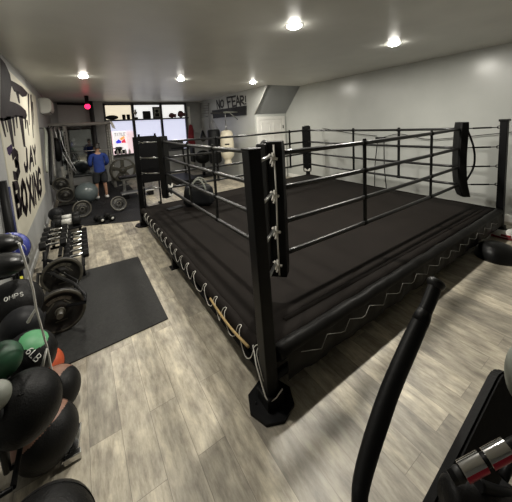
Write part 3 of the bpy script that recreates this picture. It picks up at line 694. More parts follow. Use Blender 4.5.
# two small white-numbered dumbbells on the floor
for i, (px, py) in enumerate(((99.5, 220), (109.5, 218))):
    p = at(px, py, z=0.05)
    t = dumbbell('small_dumbbell', ('left' if i == 0 else 'right')+' of two small dumbbells with white ends on the rubber flooring', 'small dumbbells on the flooring', (p.x, p.y, 0.009), 0.058, 0.07, 0.10, False)
    t.rotation_euler = (0, 0, -1.2)
# flat bench with silver frame
be = thing('flat_bench', 'low weight bench with silver frame under the windows', 'bench', (0.45, 6.6, 0))
bm = bm_new(); box(bm, (0.45, 6.6, 0.40), (0.95, 0.27, 0.06), bevel=0.02); obj('seat_pad', bm, 'pad', be)
bm = bm_new(); box(bm, (0.45, 6.6, 0.345), (0.85, 0.06, 0.05)); obj('top_rail', bm, 'steel', be)
for sx in (-1, 1):
    bm = bm_new(); box(bm, (0.45+sx*0.36, 6.6, 0.17), (0.06, 0.06, 0.31)); box(bm, (0.45+sx*0.36, 6.6, 0.022), (0.06, 0.40, 0.028)); obj('leg', bm, 'steel', be)
# small mats / step in front of it
sp_ = thing('aerobic_step', 'low grey step with silver edge in front of the weight bench', 'step', (0.30, 5.9, 0))
bm = bm_new(); box(bm, (0.30, 5.9, 0.13), (0.75, 0.30, 0.04), bevel=0.012); obj('platform', bm, 'steel', sp_)
for sx in (-1, 1):
    bm = bm_new(); box(bm, (0.30+sx*0.28, 5.9, 0.06), (0.12, 0.28, 0.10), bevel=0.012); obj('riser', bm, 'pad', sp_)

# ================================================================== FAR WALL FITTINGS
bl = thing('roller_blind', 'closed dark grey blind at the left end of back wall', 'blind', (-0.85, 8.9, 1.75))
bm = bm_new(); a, b, c_, d_ = at(57, 104, y=8.92), at(89, 105, y=8.92), at(91, 126.5, y=8.92), at(59, 127, y=8.92)
prism(bm, [a, b, c_, d_], (0, 0.02, 0)); obj('blind_sheet', bm, 'blind', bl)
bm = bm_new(); tube(bm, [a+Vector((0, -.02, .01)), b+Vector((0, -.02, .01))], 0.035, 10); obj('roller_tube', bm, 'padgrey', bl)
bm = bm_new(); box(bm, ((c_.x+d_.x)/2, 8.92, (c_.z+d_.z)/2), (abs(c_.x-d_.x), 0.035, 0.03)); obj('bottom_bar', bm, 'trim', bl)
mr = thing('wall_mirror', 'tall mirror on back wall behind the grey power rack', 'mirror', (-0.85, 8.95, 0.25))
bm = bm_new(); box(bm, (-0.83, 8.975, 1.0), (0.86, 0.02, 1.45)); obj('glass', bm, 'mirror', mr)
bm = bm_new()
for s in (-1, 1): box(bm, (-0.83+s*0.445, 8.97, 1.0), (0.03, 0.04, 1.51)); box(bm, (-0.83, 8.97, 1.0+s*0.74), (0.92, 0.04, 0.03))
obj('mirror_frame', bm, 'trim', mr)

# power rack with cables
YR = 7.55
pk = thing('power_rack', 'grey perforated power rack standing in front of the mirror', 'rack', (-0.72, YR+0.25, 0))
ups = []
for (px, yy) in ((70, YR), (107, YR)):
    x = at(px, 165, y=yy).x; ups.append(x)
ux0, ux1 = ups[0]-0.02, -0.03
for (x, y) in ((ux0, YR), (ux1, YR), (ux0, YR+0.7), (ux1, YR+0.7)):
    bm = bm_new(); box(bm, (x, y, 0.93), (0.075, 0.075, 1.84), bevel=0.006); u = obj('upright', bm, 'racktan', pk)
    bm = bm_new()
    for k in range(14): lathe(bm, [(0, -.002), (0.014, -.002), (0.014, .003), (0, .003)], (x, y-0.038, 0.55+k*0.085), (0, 1, 0), 8)
    box(bm, (x, y-0.0375, 1.10), (0.008, 0.003, 1.12)); obj('hole_row', bm, 'label' if x == ux1 else 'pad', u)
bm = bm_new()
for y in (YR, YR+0.7): box(bm, ((ux0+ux1)/2-0.12, y, 1.86), (ux1-ux0+0.42, 0.075, 0.075), bevel=0.006)
for x in (ux0, ux1): box(bm, (x, YR+0.35, 1.86), (0.075, 0.7, 0.075), bevel=0.006); box(bm, (x, YR+0.35, 0.03), (0.075, 0.8, 0.05))
obj('top_frame', bm, 'racktan', pk)
bm = bm_new(); prism(bm, [(ux1+.02, YR-.05, 1.92), (ux1+.10, YR-.05, 1.88), (ux1+.16, YR-.05, 1.68), (ux1+.08, YR-.05, 1.72)], (0, 0.05, 0)); obj('gusset_plate', bm, 'white', pk)
bm = bm_new(); tube(bm, [(ux0-0.3, YR-0.03, 1.12), (ux1+0.3, YR-0.03, 1.12)], 0.014, 10); obj('barbell_rod', bm, 'steel', pk)
bm = bm_new()
for k in range(2): tube(bm, smooth_path([(ux0-0.22+0.1*k, YR-0.08, 1.83), (ux0-0.12+.08*k, YR-0.14, 1.2), (ux0+0.12+.05*k, YR-0.2, 0.55)], 6), 0.012, 6)
obj('pulley_cable', bm, 'steel', pk)
for o_ in (pk, tr, ws, be, sp_): o_.location.z += 0.009
# dark post in front of the blind (upright of a second stand)
bm = bm_new(); a, b = at(90.5, 103.5, y=8.6), at(98, 190, y=8.6); tube(bm, [(a.x, 8.6, 2.57), (a.x+0.02, 8.6, 0.012)], 0.065, 8); box(bm, (a.x+0.02, 8.6, 0.02), (0.3, 0.3, 0.02)); solo('black_pole', bm, 'trim', 'black floor-to-ceiling pole beside the grey blind', 'pole')

# bands, ropes and bags hung on the left wall
def hanging(px0, py0, px1, py1, x, matn, name, lab, cat, r=0.02, loop=True):
    a, b = at(px0, py0, x=x), at(px1, py1, x=x)
    a.x += 0.02; b.x += 0.02
    t = thing(name, lab, cat, (a.x, a.y, min(a.z, b.z)), 'gear hung on the left wall')
    bm = bm_new()
    if loop:
        mid = (a+b)/2
        pts = smooth_path([a, a+Vector((0.015, 0.07, -0.12)), mid+Vector((0.01, 0.085, 0)), b+Vector((0, 0.05, 0.06)), b, b+Vector((0, -0.05, 0.06)), mid+Vector((0.01, -0.085, 0)), a+Vector((0.015, -0.07, -0.12))], 5)
        tube(bm, pts, r, 8, closed=True)
    obj('band', bm, matn, t)
    bm = bm_new(); tube(bm, [(XL+0.004, a.y, a.z-0.0), (a.x+0.06, a.y, a.z-r*0.2), (a.x+0.075, a.y, a.z+0.04)], 0.009, 6); obj('wall_hook', bm, 'blackmetal', t)
hanging(43, 128, 46, 172, XL+0.06, 'paleball', 'resistance_band', 'grey resistance band hung on the left wall just past the banner', 'band')
hanging(46, 128, 50, 184, XL+0.07, 'pad', 'resistance_band', 'long black resistance band hung on the left wall by the banner', 'band')
hanging(49, 128, 54, 176, XL+0.08, 'racktan', 'resistance_band', 'brown grey resistance band hung on left wall below the air conditioner', 'band', 0.026)
p = at(57.3, 150, x=XL+0.17)
hg = thing('hanging_gym_bag', 'black gym bag hung on the left wall beside the power rack', 'bag', (p.x, p.y, 0.9))
bm = bm_new(); ball(bm, (p.x, p.y, 1.25), 1, (0.10, 0.13, 0.30), seg=18, ring=12); obj('bag_body', bm, 'pad', hg)
bm = bm_new(); tube(bm, smooth_path([(p.x-.02, p.y-.12, 1.5), (XL+0.02, p.y, 1.75), (p.x-.02, p.y+.12, 1.5)], 6), 0.012, 6); obj('strap', bm, 'pad', hg)

# red ceiling lamp
p = at(87.5, 106.5, y=7.2)
rl = thing('red_lamp', 'small glowing red lamp hanging from the ceiling near back wall', 'lamp', (p.x, 7.2, p.z-0.07))
bm = bm_new(); ball(bm, (p.x, 7.2, p.z), 0.068, seg=20, ring=12); obj('globe', bm, 'redlamp', rl)
bm = bm_new(); lathe(bm, [(0.03, 0.05), (0.04, 0.075), (0.05, HC-p.z), (0, HC-p.z)], (p.x, 7.2, p.z), seg=14); obj('lamp_cap', bm, 'pad', rl)
l = bpy.data.lights.new('red_glow', 'POINT'); l.energy = 0.25; l.color = (1, 0.05, 0.1); l.shadow_soft_size = 0.07; o = bpy.data.objects.new('red_glow', l); COL.objects.link(o); o.location = (p.x, 7.1, p.z-0.12)

# objects on the window shelf
zs = ZS+0.0225; ys = 8.80
X = lambda px, py=118: at(px, py, y=ys).x
bm = bm_new(); ball(bm, (X(112), ys, zs+0.075), 1, (0.19, 0.09, 0.075)); 
for v in bm.verts: v.co.z = max(v.co.z, zs+0.001)
solo('padded_headgear', bm, 'bagdark', 'low rounded black headgear at the left end of the window shelf', 'headgear', 'things on the window shelf')
for i, px in enumerate((124, 128.5)):
    bm = bm_new(); lathe(bm, [(0, 0), (0.048, 0), (0.056, 0.16), (0.050, 0.16), (0.045, 0.02), (0, 0.02)], (X(px), ys, zs)); solo('mug', bm, 'pad', ('left' if i == 0 else 'right')+' of two tall black mugs on the window shelf', 'mug', 'black mugs on the window shelf')
tp = thing('trophy', 'slim dark trophy on the window shelf between the mugs and the black box', 'trophy', (X(136), ys, zs))
bm = bm_new(); box(bm, (0, 0, 0.03), (0.12, 0.08, 0.06), bevel=0.005); obj('base', bm, 'pad', tp, True)
bm = bm_new(); lathe(bm, [(0.012, 0.06), (0.012, 0.14), (0.05, 0.19), (0.055, 0.24), (0.02, 0.255), (0.03, 0.29), (0.0, 0.34)], (0, 0, 0), seg=14); obj('cup', bm, 'steel', tp, True)
bm = bm_new(); box(bm, (X(147), ys, zs+0.13), (0.25, 0.12, 0.26), bevel=0.02); box(bm, (X(147), ys-0.061, zs+0.14), (0.15, 0.01, 0.10), bevel=0.003); solo('black_box', bm, 'pad', 'square black box on the window shelf left of the framed picture', 'box')
fr = thing('picture_frame', 'upright dark picture frame, tallest thing on the window shelf', 'picture frame', (X(157.5), ys, zs))
bm = bm_new()
for s in (-1, 1): box(bm, (s*0.125, 0, 0.20), (0.045, 0.03, 0.40)); box(bm, (0, 0, 0.20+s*0.178), (0.29, 0.03, 0.045))
obj('frame', bm, 'trim', fr, True)
bm = bm_new(); box(bm, (0, 0.005, 0.2), (0.22, 0.012, 0.33)); obj('picture', bm, 'paleball', fr, True)
bm = bm_new(); ball(bm, (0, -0.002, 0.25), 1, (0.05, 0.006, 0.06)); box(bm, (0, -0.003, 0.12), (0.14, 0.006, 0.12), bevel=0.002); obj('portrait', bm, 'pad', fr, True)
for (px, nm, sz, mt, lab) in ((172, 'boxing_glove', (0.10, 0.08, 0.09), 'maroon', 'dark red boxing glove on the window shelf right of the frame'), (181, 'boxing_glove', (0.11, 0.09, 0.125), 'maroon', 'taller dark red boxing glove at the right end of window shelf')):
    g = thing(nm, lab, 'boxing glove', (X(px), ys, zs), 'dark red gloves on the window shelf')
    bm = bm_new(); ball(bm, (0, 0, sz[2]), 1, sz); obj('mitt', bm, mt, g, True)
    bm = bm_new(); ball(bm, (-sz[0]*.75, -0.03, sz[2]*.8), 1, (0.045, 0.04, 0.06)); obj('thumb', bm, mt, g, True)
    bm = bm_new(); lathe(bm, [(0.06, 0), (0.065, 0.09)], (sz[0]*.55, 0, sz[2]*.9), (1, 0, -0.1), 16); obj('cuff', bm, mt, g, True)

# street sign board seen through the first window
sg = thing('street_poster', 'white poster with red, blue and orange emblem seen through the window', 'poster', (0.45, 9.4, 0.8))
q = lambda px, py: at(px, py, y=9.06)
bm = bm_new(); prism(bm, [q(115, 154), q(127.5, 153), q(125.5, 131), q(113, 132)], (0, 0.008, 0)); obj('poster_sheet', bm, 'dot_w', sg)
bm = bm_new()
c0 = q(121.5, 141.5); e = Vector((0, -0.004, 0))
prism(bm, [q(115.5, 142)+e, q(118.5, 139.2)+e, q(121.3, 141)+e, q(121.3, 143)+e, q(117, 143.6)+e], (0, 0.003, 0), 0)
prism(bm, [q(121.5, 141)+e, q(124.6, 138.6)+e, q(126.2, 142.6)+e, q(121.8, 143)+e], (0, 0.003, 0), 1)
prism(bm, [q(119.5, 138.6)+e, q(123.6, 135.8)+e, q(125, 138)+e, q(121.4, 140.4)+e], (0, 0.003, 0), 2)
obj('emblem', bm, ['dot_b', 'dot_r', 'dot_o'], sg)
bm = bm_new()
for i, ch in enumerate('TITLE'):
    a = 114.6+i*2.3; letter(bm, ch, [q(a, 136.0-i*.15)+e, q(a+1.6, 135.9-i*.15)+e, q(a+1.4, 133.2-i*.15)+e, q(a-.2, 133.3-i*.15)+e], 0.012, (0, -1, 0), 0, 0.003)
obj('poster_lettering', bm, 'padgrey', sg)
# dark silhouettes below the poster: parked things outside the window, on the sill
bm = bm_new()
a = q(114, 152.5); b = q(126, 152)
box(bm, ((a.x+b.x)/2, 8.955, 0.915), (abs(b.x-a.x), 0.06, 0.13), bevel=0.03); box(bm, ((a.x+b.x)/2-0.04, 8.955, 1.01), (abs(b.x-a.x)*.55, 0.06, 0.16), bevel=0.03)
solo('sill_radio', bm, 'pad', 'dark radio-like box on the sill under the street poster', 'box')
for i, px in enumerate((117.5, 121.5, 125.5, 129.5)):
    p = at(px, 153.5, y=8.93); bm = bm_new(); lathe(bm, [(0, 0), (.035, 0), (.035, .11), (.014, .14), (.014, .17), (0, .17)], (p.x, 8.865, 0.835), seg=12)
    o = solo('water_bottle', bm, 'white', 'small white bottle on the window sill, one of a row', 'bottle', 'white bottles on the window sill')
    o['label'] = ['leftmost small white bottle on the window sill', 'second small white bottle from the left on the window sill', 'third small white bottle from the left on window sill', 'rightmost small white bottle on the window sill'][i]
bm = bm_new(); box(bm, (0.43, 8.86, 0.82), (0.85, 0.20, 0.03)); struct('trim_4', bm, 'trim')

# black screen board behind the left ring corner
a, b = at(137, 136, y=4.75), at(158, 181, y=4.75)
bd = thing('equipment_board', 'tall black board on legs standing behind the far left ring post', 'board', (0.42, 4.75, 0))
zt, zb2 = 1.50, 0.53; xa, xc = 0.215, 0.59
bm = bm_new(); box(bm, ((xa+xc)/2, 4.75, (zt+zb2)/2), (xc-xa, 0.06, zt-zb2), bevel=0.008); obj('panel', bm, 'cabinet', bd)
for x in (xa+0.03, xc-0.03):
    bm = bm_new(); box(bm, (x, 4.75, zb2/2+0.01), (0.03, 0.03, zb2)); box(bm, (x, 4.75, 0.02), (0.04, 0.40, 0.024)); obj('leg', bm, 'cabinet', bd)
    bm = bm_new(); tube(bm, [(x, 4.75, zt-0.01), (x, 4.75, zt+0.045)], 0.022, 8); obj('top_knob', bm, 'cabinet', bd)

# ================================================================== STEPPED WALL (lettering, board, bags)
xn = XN-0.004
bm = bm_new()
qn = lambda px, py: at(px, py, x=xn)
cr = lambda x, y: qn(185+x/7.17, 90+y/7.17)
for ch, pts in (('N', [(232, 134), (250, 132), (246, 72), (226, 76)]), ('O', [(256, 128), (278, 124), (276, 70), (254, 74)]),
                ('F', [(312, 126), (334, 120), (332, 50), (300, 56)]), ('E', [(342, 118), (366, 112), (362, 44), (336, 50)]),
                ('A', [(368, 116), (396, 108), (388, 44), (364, 46)]), ('R', [(400, 110), (426, 102), (420, 42), (396, 46)]), ('!', [(430, 104), (442, 100), (440, 44), (428, 46)])):
    letter(bm, ch, [cr(*p) for p in pts], 0.055, (-1, 0, 0), 0, 0.003)
t = obj('wall_lettering', bm, 'marker'); t.parent = wn; ORIG[t.name] = Vector((0, 0, 0))
bb = thing('backing_board', 'long dark board on the wall under the painted lettering', 'board', (XN-0.03, 6.6, 1.85))
bm = bm_new(); prism(bm, [p_-Vector((0.010, 0, 0)) for p_ in (qn(213.5, 118.5), qn(246.8, 115), qn(247, 105.5), qn(213, 110.5))], (-0.03, 0, 0)); obj('board', bm, 'padgrey', bb)
bm = bm_new(); xb1, xb2 = 2.85, 2.62
b1, b2 = at(227.5, 150, x=xb1), at(214.5, 145, x=xb2)
tube(bm, [(XN-0.045, b1.y, 2.0), (xb1-0.05, b1.y, 2.0)], 0.025, 10); tube(bm, [(XN-0.045, b1.y, 1.78), (xb1+0.15, b1.y, 1.98)], 0.014, 8); obj('bag_bracket', bm, 'paleball', bb)
bm = bm_new(); tube(bm, [(XN-0.01, b2.y, 2.0), (xb2-0.05, b2.y, 2.0)], 0.025, 10); obj('bag_bracket', bm, 'trim', bb)
# cream uppercut bag
pbw = Vector((xb1, b1.y, 0)); zt_ = at(226.5, 130, x=xb1).z; zb_ = at(228.5, 166, x=xb1).z; hh = (zt_-zb_)/0.965
wb = thing('punching_bag', 'cream teardrop uppercut punching bag hanging under the dark board', 'punching bag', (pbw.x, pbw.y, zb_))
bm = bm_new(); lathe(bm, [(r_, zb_+(z_-0.435)*hh) for r_, z_ in [(0, 1.40), (0.06, 1.40), (0.15, 1.37), (0.185, 1.30), (0.20, 1.05), (0.20, 0.80), (0.18, 0.70), (0.12, 0.64), (0.095, 0.60), (0.115, 0.54), (0.105, 0.47), (0.06, 0.44), (0, 0.435)]], (pbw.x, pbw.y, 0)); obj('bag_shell', bm, 'bagwhite', wb)
bm = bm_new()
for s_ in (-1, 1): tube(bm, [(pbw.x+s_*0.06, pbw.y+s_*0.09, zt_-0.03), (pbw.x, pbw.y, 1.76)], 0.010, 6)
tube(bm, [(pbw.x, pbw.y, 1.74), (pbw.x, pbw.y, 1.973)], 0.012, 6); obj('hanging_chain', bm, 'steel', wb)
bm = bm_new(); lp = pbw+(Vector((CAM.x-pbw.x, CAM.y-pbw.y, 0)).normalized()*0.197)+Vector((0, 0, zb_+0.62*(zt_-zb_))); box(bm, lp, (0.13, 0.014, 0.04), rot=-YAW+0.05, bevel=0.003); obj('logo_patch', bm, 'pad', wb)
# charcoal heavy bag
hx, hy = xb2, b2.y
hv = thing('punching_bag', 'charcoal cylindrical heavy bag hanging behind the cream bag', 'punching bag', (hx, hy, 0.5))
bm = bm_new(); lathe(bm, [(0, 1.52), (0.16, 1.515), (0.19, 1.47), (0.195, 1.0), (0.19, 0.56), (0.16, 0.51), (0, 0.5)], (hx, hy, 0)); obj('bag_shell', bm, 'bagdark', hv)
bm = bm_new()
for k in range(3): tube(bm, [(hx+0.15*math.cos(k*2.1), hy+0.15*math.sin(k*2.1), 1.515), (hx, hy, 1.80)], 0.008, 6)
tube(bm, [(hx, hy, 1.79), (hx, hy, 1.973)], 0.01, 6); obj('hanging_chain', bm, 'steel', hv)
# wire wall rack
wr = thing('wire_rack', 'small white wire rack on the wall left of the painted lettering', 'rack', (XN-0.05, 8.55, 1.9))
bm = bm_new()
for k in range(5): a, b = at(200.5, 103.5+k*2.6, x=XN-0.05), at(208.5, 103+k*2.5, x=XN-0.05); tube(bm, [a, b], 0.010, 6)
for px in (200.5, 208.5): tube(bm, [at(px, 103, x=XN-0.05), at(px+0.8, 128, x=XN-0.05)], 0.010, 6)
obj('wire_grid', bm, 'racktan', wr)
bm = bm_new(); a, b = at(200.8, 104, x=XN-0.05), at(208.5, 104, x=XN-0.05)
for p in (a, b): tube(bm, [p, (XN, p.y, p.z)], 0.008, 6)
obj('mount', bm, 'racktan', wr)
# speed bag / gloves lower down
p = at(203, 136, x=XN-0.25); sb = thing('speed_bag', 'black teardrop speed bag hanging left of the charcoal bag', 'punching bag', (p.x, p.y, p.z-0.2))
bm = bm_new(); lathe(bm, [(0, .22), (.03, .20), (.07, .08), (.115, -.06), (.10, -.15), (.05, -.2), (0, -.21)], p); obj('bag_shell', bm, 'leather', sb)
bm = bm_new(); tube(bm, [p+Vector((0, 0, .2)), (p.x, p.y, 1.95), (XN, p.y, 1.98)], 0.010, 6); obj('hanger', bm, 'steel', sb)
# red robe hung at the far right corner
p = at(191, 132, y=8.80); rb = thing('hanging_robe', 'red robe hung on back wall right of the windows', 'robe', (p.x, 8.85, 1.0))
bm = bm_new(); n = 14
lathe(bm, [(0.02, 1.72), (0.07, 1.68), (0.10, 1.5), (0.12, 1.2), (0.14, 0.95), (0.10, 0.95), (0.0, 0.96)], (p.x+0.02, 8.86, 0), seg=16)
for v in bm.verts:
    v.co.y = 8.86+(v.co.y-8.86)*0.5; v.co.x += 0.012*math.sin(v.co.z*9)
obj('cloth', bm, 'redcloth', rb)
bm = bm_new(); tube(bm, [(p.x+0.02, 8.86, 1.70), (p.x+0.02, 8.95, 1.78), (p.x+0.02, 9.0, 1.78)], 0.010, 6); obj('hook', bm, 'steel', rb)
# dark round thing + bench behind ring, left of charcoal bag
p = at(202, 158, y=6.9); tb = thing('weight_machine_seat', 'dark exercise machine with round seat behind the ring left of the bags', 'exercise machine', (2.35, 7.1, 0))
p = at(203, 157, y=7.1)
bm = bm_new(); ball(bm, (p.x, 7.1, p.z), 1, (0.26, 0.2, 0.22)); obj('padded_seat', bm, 'pad', tb)
bm = bm_new(); tube(bm, [(p.x, 7.1, p.z), (p.x, 7.1, 0.02)], 0.05, 10); box(bm, (p.x, 7.1, 0.02), (0.6, 0.5, 0.03), bevel=0.01); obj('pedestal', bm, 'blackmetal', tb)
bm = bm_new(); box(bm, (p.x-0.25, 7.35, p.z+0.12), (0.08, 0.3, 0.55), bevel=0.03); obj('backrest', bm, 'pad', tb)
p = at(181, 158, y=6.8)
tm = thing('treadmill', 'dark treadmill under the right backlit window', 'treadmill', (p.x, 6.9, 0))
bm = bm_new(); box(bm, (p.x, 6.7, 0.12), (0.6, 1.3, 0.12), bevel=0.03); obj('deck', bm, 'pad', tm)
for sx in (-1, 1):
    bm = bm_new(); box(bm, (p.x+sx*0.26, 6.7, 0.031), (0.06, 1.1, 0.058)); obj('foot_rail', bm, 'blackmetal', tm)
for s in (-1, 1):
    bm = bm_new(); tube(bm, [(p.x+s*0.27, 7.25, 0.18), (p.x+s*0.27, 7.42, 1.0), (p.x+s*0.24, 7.05, 1.02)], 0.03, 8); obj('upright', bm, 'padgrey', tm)
bm = bm_new(); box(bm, (p.x, 7.42, 1.10), (0.62, 0.10, 0.30), rot=Matrix.Rotation(-0.35, 3, 'X'), bevel=0.03); obj('console', bm, 'pad', tm)

# ================================================================== RIGHT WALL
cb = thing('wall_timer', 'small black box with two hanging cables on the pale right wall', 'timer', (XR-0.03, 2.05, 0.2))
q = lambda px, py: at(px, py, x=XR-0.035)
c = q(380.5, 139.2); bm = bm_new(); box(bm, (XR-0.035, c.y, c.z), (0.07, 0.20, 0.085), bevel=0.012); obj('casing', bm, 'pad', cb)
for i, (px0, px1, py1) in enumerate(((377.5, 374.5, 187), (384, 386.5, 190))):
    bm = bm_new(); a, b = q(px0, 141), q(px1, py1); b.z = max(b.z, 0.1); tube(bm, smooth_path([a, (a+b)/2+Vector((0.0, 0.02, 0)), b], 6), 0.009, 6); obj('cable', bm, 'pad', cb)
bm = bm_new()
tube(bm, smooth_path([q(322, 128), q(350, 133), q(377, 136)], 6), 0.006, 6); tube(bm, smooth_path([q(384, 137), q(400, 134), q(425, 139), q(452, 138), q(512, 132)], 6), 0.006, 6); obj('wall_wire', bm, 'pad', cb)

# things under/behind the right ring corner
p = at(489, 250, z=0.10)
bm = bm_new(); lathe(bm, [(0, 0.17), (0.07, 0.165), (0.14, 0.135), (0.185, 0.085), (0.19, 0.04), (0.195, 0.03), (0.195, 0.0), (0, 0)], tuple((at(493, 251, z=0.06)+Vector((0.0, -0.03, 0))).xy)+(0,)); 
solo('balance_dome', bm, 'leather', 'shiny black half-ball balance trainer on the floor under the right ring corner', 'balance trainer')
for i, (px, py) in enumerate(((507, 235), (516.5, 236))):
    p = at(px, py, z=0.05); x0, y0 = p.x, p.y
    t = thing('boxing_shoe', ('left' if i == 0 else 'right')+' white sneaker with red side beside the right ring corner', 'shoe', (x0, y0, 0), 'white sneakers by the right wall')
    bm = bm_new(); ball(bm, (0, 0.04, 0.05), 1, (0.05, 0.13, 0.05), seg=18, ring=12); ball(bm, (0, -0.05, 0.075), 1, (0.045, 0.065, 0.07), seg=18, ring=12)
    for v in bm.verts: v.co.z = max(v.co.z, 0.02)
    obj('upper', bm, 'white', t, True)
    bm = bm_new(); box(bm, (0, 0.015, 0.012), (0.09, 0.28, 0.022), bevel=0.01); obj('sole', bm, 'redcloth', t, True)
    bm = bm_new(); box(bm, (-0.045, 0.0, 0.05), (0.012, 0.10, 0.03), bevel=0.004); obj('side_patch', bm, 'redcloth', t, True)

# ================================================================== PERSON
pp = at(103, 199, z=0.0); ph = thing('person', 'person in blue sweatshirt and dark shorts standing by the power rack, seen from behind', 'person', (pp.x, pp.y, 0.008))
def skin(name, verts, edges, mt, sub=2):
    me = bpy.data.meshes.new(name); me.from_pydata([Vector(v[:3]) for v in verts], edges, []); o = bpy.data.objects.new(name, me); COL.objects.link(o)
    sm = o.modifiers.new('skin', 'SKIN'); sm.use_smooth_shade = True
    for i, v in enumerate(verts):
        r_ = v[3] if len(v) == 4 else None
        o.data.skin_vertices[0].data[i].radius = (v[3], v[4] if len(v) > 4 else v[3])
    o.data.skin_vertices[0].data[0].use_root = True
    ss = o.modifiers.new('sub', 'SUBSURF'); ss.levels = 1; ss.render_levels = sub
    me.materials.append(M[mt]); o.parent = ph; ORIG[o.name] = ORIG[ph.name]
    return o
H = 1.33/1.75
def sc(L): return [tuple(c*H for c in v) for v in L]
V = [(0, 0, .92, .13, .10), (0, 0, 1.08, .12, .09), (0, 0, 1.28, .15, .10), (0, 0, 1.42, .10, .08), (0, .0, 1.50, .05), (0, -.015, 1.57, .06), (0, -.015, 1.65, .083, .095), (0, -.01, 1.72, .055),
     (.10, 0, .86, .085), (.11, .02, .50, .058), (.12, .0, .28, .05), (.12, -.02, .09, .036), (.125, .09, .035, .034),
     (-.10, 0, .86, .085), (-.12, .04, .50, .058), (-.13, .05, .28, .05), (-.13, .04, .09, .036), (-.135, .15, .035, .034),
     (.19, 0, 1.40, .06), (.24, .0, 1.16, .045), (.19, .18, 1.06, .036), (.17, .26, 1.06, .03),
     (-.19, 0, 1.40, .06), (-.24, .0, 1.16, .045), (-.19, .18, 1.06, .036), (-.17, .26, 1.06, .03)]
Ed = [(0, 1), (1, 2), (2, 3), (3, 4), (4, 5), (5, 6), (6, 7), (0, 8), (8, 9), (9, 10), (10, 11), (11, 12), (0, 13), (13, 14), (14, 15), (15, 16), (16, 17), (3, 18), (18, 19), (19, 20), (20, 21), (3, 22), (22, 23), (23, 24), (24, 25)]
# fingers
for s, w in ((1, 21), (-1, 25)):
    for k in range(5):
        b0 = len(V); ox = s*(.165)+(k-2)*.016
        V.append((ox, .30 if k else .29, 1.055, .010)); V.append((ox*1.0, .325 if k else .30, 1.03-.003*k, .009)); Ed += [(w, b0), (b0, b0+1)]
skin('body', sc(V), Ed, 'skin')
V = [(0, 0, .78, .17, .14), (0, 0, .92, .175, .14), (0, 0, 1.08, .165, .125), (0, 0, 1.28, .18, .125), (0, 0, 1.42, .12, .095), (0, 0, 1.49, .066), (.20, 0, 1.40, .08), (.245, 0, 1.16, .068), (.20, .16, 1.07, .052), (-.20, 0, 1.40, .08), (-.245, 0, 1.16, .068), (-.20, .16, 1.07, .052)]
skin('sweatshirt', sc(V), [(0, 1), (1, 2), (2, 3), (3, 4), (4, 5), (4, 6), (6, 7), (7, 8), (4, 9), (9, 10), (10, 11)], 'sweat')
V = [(0, 0, 1.0, .155, .125), (.105, 0, .80, .12), (.12, .0, .50, .105), (-.105, 0, .80, .12), (-.13, .04, .50, .105)]
skin('shorts', sc(V), [(0, 1), (1, 2), (0, 3), (3, 4)], 'shorts')
V = [(0, -.035, 1.70, .08, .085), (0, -.045, 1.64, .075, .07), (0, -.03, 1.735, .06, .07)]
skin('hair', sc(V), [(0, 1), (0, 2)], 'hair')
for s, dy in ((1, 0.05), (-1, .11)):
    bm = bm_new(); ball(bm, (s*.13*H, (dy+.0-.01)*H, .045), 1, (.045, .12, .045), seg=16, ring=10)
    for v in bm.verts: v.co.z = max(v.co.z, 0.002)
    obj('shoe', bm, 'white', ph, True)
bm = bm_new()
for s in (-1, 1): ball(bm, (s*.035*H, .082*H, 1.655*H), .011, seg=8, ring=6)
obj('eyes', bm, 'white', ph, True)
bm = bm_new(); ball(bm, (0, .092*H, 1.625*H), .014, (.8, 1, 1.2), seg=8, ring=6)
for s in (-1, 1): ball(bm, (s*.085*H, -.01*H, 1.64*H), .02, (.4, .8, 1.2), seg=8, ring=6)
obj('nose_and_ears', bm, 'skin', ph, True)
ph.rotation_euler = (0, 0, 0.1)

# ================================================================== MEDICINE BALL RACK (front left)
br_ = thing('medicine_ball_rack', 'white-framed rack of medicine balls at the front left', 'rack', (-1.2, 0.3, 0))
bm = bm_new(); tube(bm, [Vector((-1.22, 1.17, 0)), Vector((-1.24, 1.17, 1.0))], 0.011, 8); obj('front_post', bm, 'blackmetal', br_)
bm = bm_new(); tube(bm, [Vector((-1.385, 1.17, 0)), Vector((-1.385, 1.17, 1.0))], 0.011, 8); obj('rear_post', bm, 'blackmetal', br_)
bm = bm_new(); box(bm, (-0.975, 0.44, 0.014), (0.045, 0.17, 0.026), rot=-0.1, bevel=0.004); box(bm, (-0.985, 0.355, 0.02), (0.075, 0.03, 0.038), bevel=0.004); obj('foot', bm, 'chrome', br_)
# white elastic cord stretched down the front of the balls, with tied ends
CP = [(19, 243, 1.02), (27, 268, 1.07), (33, 289, 1.12), (36, 308, 1.16), (47, 347, 1.25), (57, 396, 1.40), (63, 424, 1.50), (67, 440, 1.62)]
bm = bm_new(); tube(bm, [dep(*p) for p in CP], 0.0042, 8); obj('white_cord', bm, 'white', br_)
for (p, q) in (((36, 308, 1.16), (28, 322, 1.18)), ((47, 347, 1.25), (42, 368, 1.22)), ((57, 396, 1.40), (53, 415, 1.36))):
    bm = bm_new(); tube(bm, [dep(*p), dep(*q)], [0.003, 0.007], 8); obj('cord_end', bm, 'white', br_)
bm = bm_new(); c = at(20, 281, x=-1.33); box(bm, (c.x, c.y, c.z), (0.03, 0.11, 0.035), bevel=0.005); box(bm, (c.x-0.0, c.y-0.02, c.z-0.1), (0.03, 0.03, 0.2)); obj('yellow_stop', bm, 'yellow', br_)['label'] = 'yellow stop on the rack'

